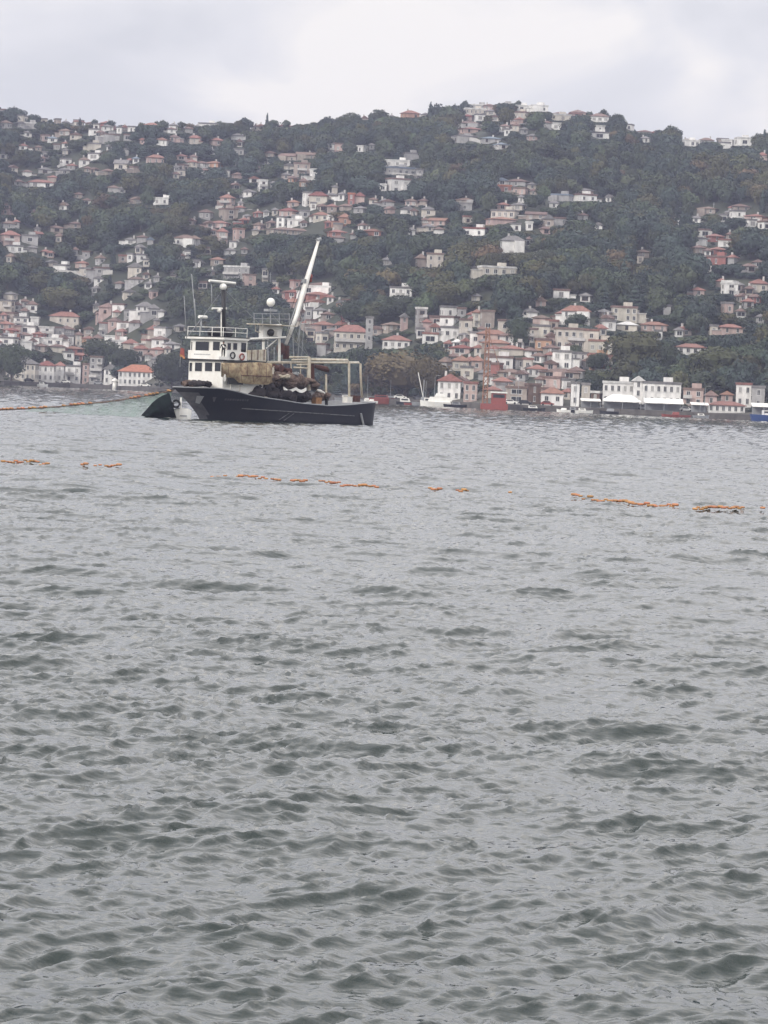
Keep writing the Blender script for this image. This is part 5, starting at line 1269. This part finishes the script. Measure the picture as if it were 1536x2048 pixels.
# ------------------------------------------------------------------ boats, vehicles and posts along the far shore
def shore_pt(px, off, py=None):
    """point off metres out from the quay at the azimuth of a photo column"""
    d = ray(px, np.interp(px, [q[0] for q in SHORE_PX], [q[1] for q in SHORE_PX])); y = float(shore_y(d[0])) - off
    return (d[0] * y, y, 0)
def hull_mesh(L_, B_, H_, tr=.85):
    V = []; st = [(-.5, tr, 1.0), (-.25, 1, .95), (.1, .96, .95), (.33, .62, 1.05), (.5, .04, 1.25)]
    for (x, w_, h_) in st: V += [(x * L_ * .94, -w_ * B_ / 2 * .7, -.3), (x * L_, -w_ * B_ / 2, h_ * H_), (x * L_, w_ * B_ / 2, h_ * H_), (x * L_ * .94, w_ * B_ / 2 * .7, -.3)]
    Fc = [(0, 1, 2, 3), (16, 19, 18, 17)]
    for i in range(4): a = 4 * i; Fc += [(a, a + 4, a + 5, a + 1), (a + 3, a + 2, a + 6, a + 7), (a + 1, a + 5, a + 6, a + 2), (a, a + 3, a + 7, a + 4)]
    return V, Fc
def small_boat(px, off, L_, B_, H_, m_, lab, rz=0, cabin=None, cm=None, awning=None, mast=0, name='motorboat', cat='boat', strip=None, grp='boats moored along the far shore'):
    x, y, z = shore_pt(px, off); o = empty(name, (x, y, 0), rz)
    V, Fc = hull_mesh(L_, B_, H_); link('hull', mesh_from('hull', V, Fc, m_), o)
    if strip: MB().tube([(-.5 * L_, -.43 * B_ - .03, H_ * .9), (.1 * L_, -.49 * B_ - .03, H_ * .88), (.33 * L_, -.32 * B_ - .05, H_)], .09, 5).build('rubbing_strake', strip, o)
    if cabin:
        for (x0, x1, z0, z1) in cabin:
            b_ = MB(); b_.V = [(x0 * L_, -B_ * .32, z0), (x1 * L_, -B_ * .28, z0), (x1 * L_, B_ * .28, z0), (x0 * L_, B_ * .32, z0), (x0 * L_, -B_ * .3, z1), (x1 * L_ - (z1 - z0) * .5, -B_ * .25, z1), (x1 * L_ - (z1 - z0) * .5, B_ * .25, z1), (x0 * L_, B_ * .3, z1)]
            b_.F = [(0, 3, 2, 1), (4, 5, 6, 7), (0, 1, 5, 4), (1, 2, 6, 5), (2, 3, 7, 6), (3, 0, 4, 7)]; b_.M = [0] * 6
            c_ = b_.build('cabin', cm or M_WHITE, o)
            MB().box(x0 * L_ + .3, x1 * L_ - (z1 - z0) * .5 - .3, -B_ * .335, -B_ * .29, z0 + (z1 - z0) * .45, z0 + (z1 - z0) * .8).build('window', M_PANE, c_)
    if awning:
        MB().box(-.3 * L_, .25 * L_, -B_ * .4, B_ * .4, awning, awning + .12).build('awning', M_WHITE, o)
        for a in (-.28, 0, .23): MB().tube([(a * L_, -B_ * .36, H_), (a * L_, -B_ * .36, awning)], .05, 5).build('awning_post', M_GREY, o)
    if mast: MB().tube([(.05 * L_, 0, H_), (.05 * L_, 0, mast)], .07, 6).build('mast', M_GREY, o); MB().tube([(.05 * L_, 0, H_ + 1.2), (-.35 * L_, 0, H_ + 1.3)], .06, 5).build('boom', M_GREY, o)
    return tag(o, lab, cat, grp)
small_boat(877, 6, 12, 3.6, 1.5, M_WHITE, 'white cabin cruiser moored by the grey waterfront mansion', R(178), [(-.35, .3, 1.4, 3.0), (-.2, .12, 3.0, 4.2)])
small_boat(915, 5, 9, 3, .9, M_BLACK, 'low dark boat moored right of the white cabin cruiser', R(2), [(-.2, .1, .9, 1.7)], M_GREY)
small_boat(814, 5, 7.5, 2.6, 1.0, M_BLACK, 'dark boat with a white cabin left of the white cabin cruiser', R(4), [(-.3, .15, .9, 2.2)])
small_boat(818, 9, 3.2, 1.4, .7, M_REDP, 'little red dinghy in front of the dark white-cabined boat', R(10), name='dinghy')
small_boat(766, 4, 9.5, 3.2, 1.8, M_REDP, "bright red boat by the shore just right of the fishing boat's stern", R(0), [(-.3, .2, 1.7, 2.8)], M_REDP)
small_boat(742, 18, 4.6, 1.7, .8, M_WHITE, "small white dinghy just beyond the fishing boat's stern", R(178), [(-.2, .15, .7, 1.3)], name='dinghy')
small_boat(695, 6, 9, 3, 1.3, M_GREY, 'grey sailing boat moored behind the stern gantry', R(3), [(-.2, .2, 1.2, 2.2)], mast=11, name='sailboat', cat='sailboat')
small_boat(736, 5, 7, 2.4, .9, M_GREY, 'grey sailing boat with a thin mast right of the gantry posts', R(176), [(-.2, .2, .9, 1.6)], mast=9, name='sailboat', cat='sailboat')
small_boat(848, 5, 8, 2.8, 1.1, M_GREY, 'grey work boat with a mast moored left of the white cabin cruiser', R(2), [(.0, .3, 1, 2.6)], M_WHITE, mast=8, name='workboat', cat='work boat')
small_boat(1127, 7, 4.4, 1.8, .8, M_WHITE, 'small white motorboat afloat below the brown shore house', R(170), [(-.2, .2, .7, 1.3)])
small_boat(1168, 6, 5.6, 2, .8, M_WHITE, 'white open boat with a low cabin left of the hotel canopy', R(5), [(-.3, .1, .8, 1.5)])
small_boat(1148, 4, 6.5, 2.2, .9, M_BLACK, 'dark boat lying between the two small white boats', R(2), [(-.2, .1, .9, 1.6)], M_GREY)
small_boat(1352, 8, 9, 3, .7, M_REDP, 'low red boat afloat in front of the white hotel', R(178), [(-.1, .15, .7, 1.5)], M_REDP)
small_boat(1402, 6, 5, 2, .8, M_GREY, 'grey motorboat at the left end of the long white quay building', R(4), [(-.2, .2, .8, 1.4)])
small_boat(1560, 9, 18, 4.5, 1.9, M_BLUE, 'large blue boat with a white awning at the right edge', R(2), [(-.3, .2, 1.8, 3.2)], M_WHITE, awning=4.2)
small_boat(85, 5, 4.5, 1.8, 1.0, M_WHITE, 'white boat at the quay under the left waterfront mansion', R(2), [(-.3, .2, .9, 1.9)])
small_boat(410, 5, 7, 2.4, 1, M_GREY, "grey boat moored behind the fishing boat's wheelhouse", R(2), [(-.3, .1, 1, 1.8)])
small_boat(1218, 5, 6, 2.2, .9, M_BLACK, 'dark launch moored below the white hotel canopy', R(178), [(-.25, .15, .9, 1.7)], M_GREY)
small_boat(1068, 5, 7, 2.4, .9, M_BLACK, 'dark launch moored below the white shore house right of centre', R(3), [(-.25, .15, .9, 1.6)], M_WHITE)
# red floating crane: barge, house, lattice mast
x, y, z = shore_pt(990, 10); fc = empty('floating_crane', (x, y, 0)); tag(fc, 'red floating crane with a tall rusty orange lattice mast by the shore', 'crane vessel')
s = F / y
MB().box(-4.5, 3.8, -3, 3, -.6, 1.7).build('barge_hull', M_REDP, fc)
MB().box(-1.3, 3.2, -2, 2, 1.7, 5.0).build('deckhouse', M_REDP, fc)
MB().box(-1.6, 3.5, -2.3, 2.3, 5.0, 5.45).build('deckhouse_roof', M_WHITE, fc)
MB().box(-.8, 2.7, -2.08, -1.98, 3.6, 4.6).build('window_band', M_PANE, fc)
M_LAT = mat('rusty_orange_lattice', (0.32, 0.16, 0.09), .8, 0, 1, .2)
for a in (-3.9, -2.5):
    for b_ in (-.7, .7): MB().tube([(a, b_, 1.7), (a * .75 - .8 + .15 * 0, b_ * .5, 25)], .2, 5).build('mast_leg', M_LAT, fc)
br_ = MB()
for k in range(12):
    f0, f1 = k / 12, (k + 1) / 12; z0, z1 = 1.7 + 23.3 * f0, 1.7 + 23.3 * f1
    l0, r0 = -3.9 + f0 * .2, -2.5 - f0 * .2; l1, r1 = -3.9 + f1 * .2, -2.5 - f1 * .2
    br_.tube([(l0, -.7 + .35 * f0, z0), (r1, -.7 + .35 * f1, z1)], .12, 4); br_.tube([(r0, -.7 + .35 * f0, z0), (l1, -.7 + .35 * f1, z1)], .07, 4)
br_.build('lattice_bracing', M_LAT, fc)
MB().tube([(-3.2, 0, 24), (1.2, 0, 12)], .1, 5).build('boom', M_LAT, fc)
# derrick by the yacht, light tower on the left quay, lamp posts and masts
def derrick(px, off, h_, lab, lean=2.0):
    x, y, z = shore_pt(px, off); o = empty('quay_crane', (x, y, 1.6)); MB().tube([(0, 0, 0), (0, 0, h_ * .75)], .16, 6).build('mast', M_GREY, o); MB().tube([(0, 0, .8), (-lean, 0, h_)], .14, 6).build('jib', M_WHITE, o); MB().box(-.8, .8, -.8, .8, 0, 1.2).build('base', M_GREY, o); return tag(o, lab, 'crane')
derrick(846, -2, 9, 'small white derrick on the quay left of the cabin cruiser')
x, y, z = shore_pt(229, 3); lh = empty('beacon', (x, y, 0)); tag(lh, 'white round beacon in the water before the orange-roofed shore house', 'beacon')
MB().tube([(0, 0, -1), (0, 0, 3.4)], [1.0, .8], 12).build('tower', M_WHITE, lh, smooth=True); MB().tube([(0, 0, 3.4), (0, 0, 3.7), (0, 0, 4.3), (0, 0, 4.7)], [1.3, 1.3, 1.1, .2], 12).build('cap', M_WHITE, lh)
# hotel canopies on the quay
def canopy(px, w_, h0, h1, lab, off=-4, d_=5, peak=0):
    x, y, z = shore_pt(px, off); w2 = w_ / (F / y) / 2; o = empty('canopy', (x, y, 1.72)); b_ = MB()
    b_.V = [(-w2, -d_ / 2, h0), (w2, -d_ / 2, h0), (w2, d_ / 2, h0 + .6), (-w2, d_ / 2, h0 + .6), (-w2, -d_ / 2, h0 + .15), (w2, -d_ / 2, h0 + .15), (w2 * (1 - peak), d_ / 2, h1), (-w2 * (1 - peak), d_ / 2, h1)]
    b_.F = [(0, 3, 2, 1), (4, 5, 6, 7), (0, 1, 5, 4), (1, 2, 6, 5), (2, 3, 7, 6), (3, 0, 4, 7)]; b_.M = [0] * 6; b_.build('cover', M_WHITE, o)
    n = max(3, int(w2 / 1.6))
    for k in range(n): q = -w2 + .2 + (2 * w2 - .4) * k / (n - 1); MB().tube([(q, -d_ / 2 + .2, 0), (q, -d_ / 2 + .2, h0)], .09, 5).build('post', M_GREY, o)
    MB().box(-w2 + .4, w2 - .4, d_ / 2 - .5, d_ / 2 - .3, 0, h0 - .1).build('back_wall', M_GREY, o)
    return tag(o, lab, 'canopy')
canopy(1243, 76, 2.2, 4.4, 'white tent canopy with a raised middle on the quay below the hotel wing', peak=.5)
canopy(1326, 78, 2.2, 3.8, 'long white awning on the quay along the main hotel front')
canopy(1524, 44, 2.4, 3.6, 'white awning on the quay by the right edge')
canopy(1180, 40, 2.0, 2.8, 'low grey-posted shelter on the quay left of the hotel canopy')
canopy(1398, 36, 2.2, 3.0, 'narrow awning on the quay before the pink waterfront house')
# parked cars along the shore road
def car(px, off, m_, lab):
    x, y, z = shore_pt(px, off); o = empty('parked_car', (x, y, 1.78), R(rng.uniform(-4, 4)) - .03); b_ = MB()
    P = [(-2.1, .3), (2.1, .3), (2.15, .75), (1.2, .92), (.6, 1.42), (-1.1, 1.45), (-1.9, .95), (-2.15, .8)]
    V = [(a, -.85, c) for a, c in P] + [(a, .85, c) for a, c in P]; n = len(P)
    b_.add(V, [tuple(range(n)), tuple(range(2 * n - 1, n - 1, -1))] + [(i, i + n, (i + 1) % n + n, (i + 1) % n) for i in range(n)]); b_.build('body', m_, o)
    g_ = MB(); g_.add([(-1.55, -.87, .95), (.85, -.87, .95), (.5, -.87, 1.34), (-1.05, -.87, 1.36)], [(0, 1, 2, 3)]); g_.add([(1.14, -.75, .95), (1.14, .75, .95), (.66, .7, 1.38), (.66, -.7, 1.38)], [(0, 1, 2, 3)]); g_.build('side_glass', M_PANE, o)
    for a in (-1.35, 1.35):
        for s_ in (-.8, .8): w_ = MB().tube([(0, -.12, 0), (0, .12, 0)], .33, 10).build('wheel', M_TYRE, o); w_.location = (a, s_, .33)
    return tag(o, lab, 'car', 'cars parked on the shore road')
CM_ = [('white', M_WHITE), ('dark', M_BLACK), ('grey', M_GREY), ('red', M_REDP)]
for px, k, ref in ((58, 1, 'before the left waterfront mansion'), (130, 0, 'before the balcony house on the left quay'), (196, 2, 'before the concrete waterfront block'), (262, 1, 'before the orange-roofed waterfront house'), (290, 0, 'at the right end of the orange-roofed house'),
                   (782, 2, 'under the brown shore tree, on its left'), (800, 0, 'under the middle of the brown shore tree'), (838, 1, 'under the brown shore tree, on its right'), (1020, 0, 'right of the red floating crane'), (1050, 1, 'before the brown waterfront house'), (1094, 3, 'before the white shore house'), (1190, 1, 'left of the tent canopy'), (1286, 2, 'between the two hotel canopies'), (1372, 0, 'just right of the long awning'), (1386, 1, 'before the dusky pink waterfront house')):
    car(px, -(9 + (k % 2) * 1.5), CM_[k][1], f'{CM_[k][0]} car parked on the shore road {ref}')
# lamp posts
for px, ref in ((48, 'at the left end of the quay'), (150, 'before the white balcony house'), (318, 'right of the orange-roofed waterfront house'), (720, 'behind the stern gantry'), (780, 'left under the brown shore tree'), (868, 'right of the brown shore tree'), (1035, 'right of the red floating crane'), (1150, 'before the brown shore roof'), (1290, 'between the hotel canopies'), (1408, 'left of the long white quay building')):
    x, y, z = shore_pt(px, -3); o = empty('street_lamp', (x, y, 1.76)); MB().tube([(0, 0, 0), (0, 0, 7.5), (.5, 0, 8), (1.3, 0, 8.1)], [.1, .07, .05, .05], 6).build('pole', M_GREY, o); MB().box(1.0, 1.7, -.12, .12, 8.0, 8.15).build('lamp_head', M_GREY, o); tag(o, f'grey street lamp {ref}', 'street lamp', 'lamps along the quay')
# tall pale poles and slender walls seen on the slope
for (px, b_, h_, lab) in ((1427, 425, 20, 'thin pale mast standing over the villas at upper right'), (540, 575, 30, 'thin pale pole behind the dome of the fishing boat'), (1208, 640, 22, 'thin pole beside the terraced apartment houses')):
    x, y, z = hit(px, b_); o = empty('pole', (x, y, z)); MB().tube([(0, 0, -1), (0, 0, h_ / (F / y))], .14, 6).build('shaft', M_GREY, o); MB().box(-.5, .5, -.06, .06, h_ / (F / y) - 1, h_ / (F / y) - .85).build('crossbar', M_GREY, o); tag(o, lab, 'pole')
# ------------------------------------------------------------------ the air
hz = MB().box(-4500, 4500, -60, 8600, -4, 235).build('haze', [])
hm = bpy.data.materials.new('haze_air'); hm.use_nodes = True; t = hm.node_tree; t.nodes.clear()
pv = t.nodes.new('ShaderNodeVolumePrincipled'); pv.inputs['Color'].default_value = (0.70, 0.74, 1.0, 1); pv.inputs['Density'].default_value = 0.000118; pv.inputs['Anisotropy'].default_value = 0.2
mo = t.nodes.new('ShaderNodeOutputMaterial'); L(t, pv.outputs[0], mo.inputs['Volume'])
hz.data.materials.append(hm); tag(hz, kind='stuff')
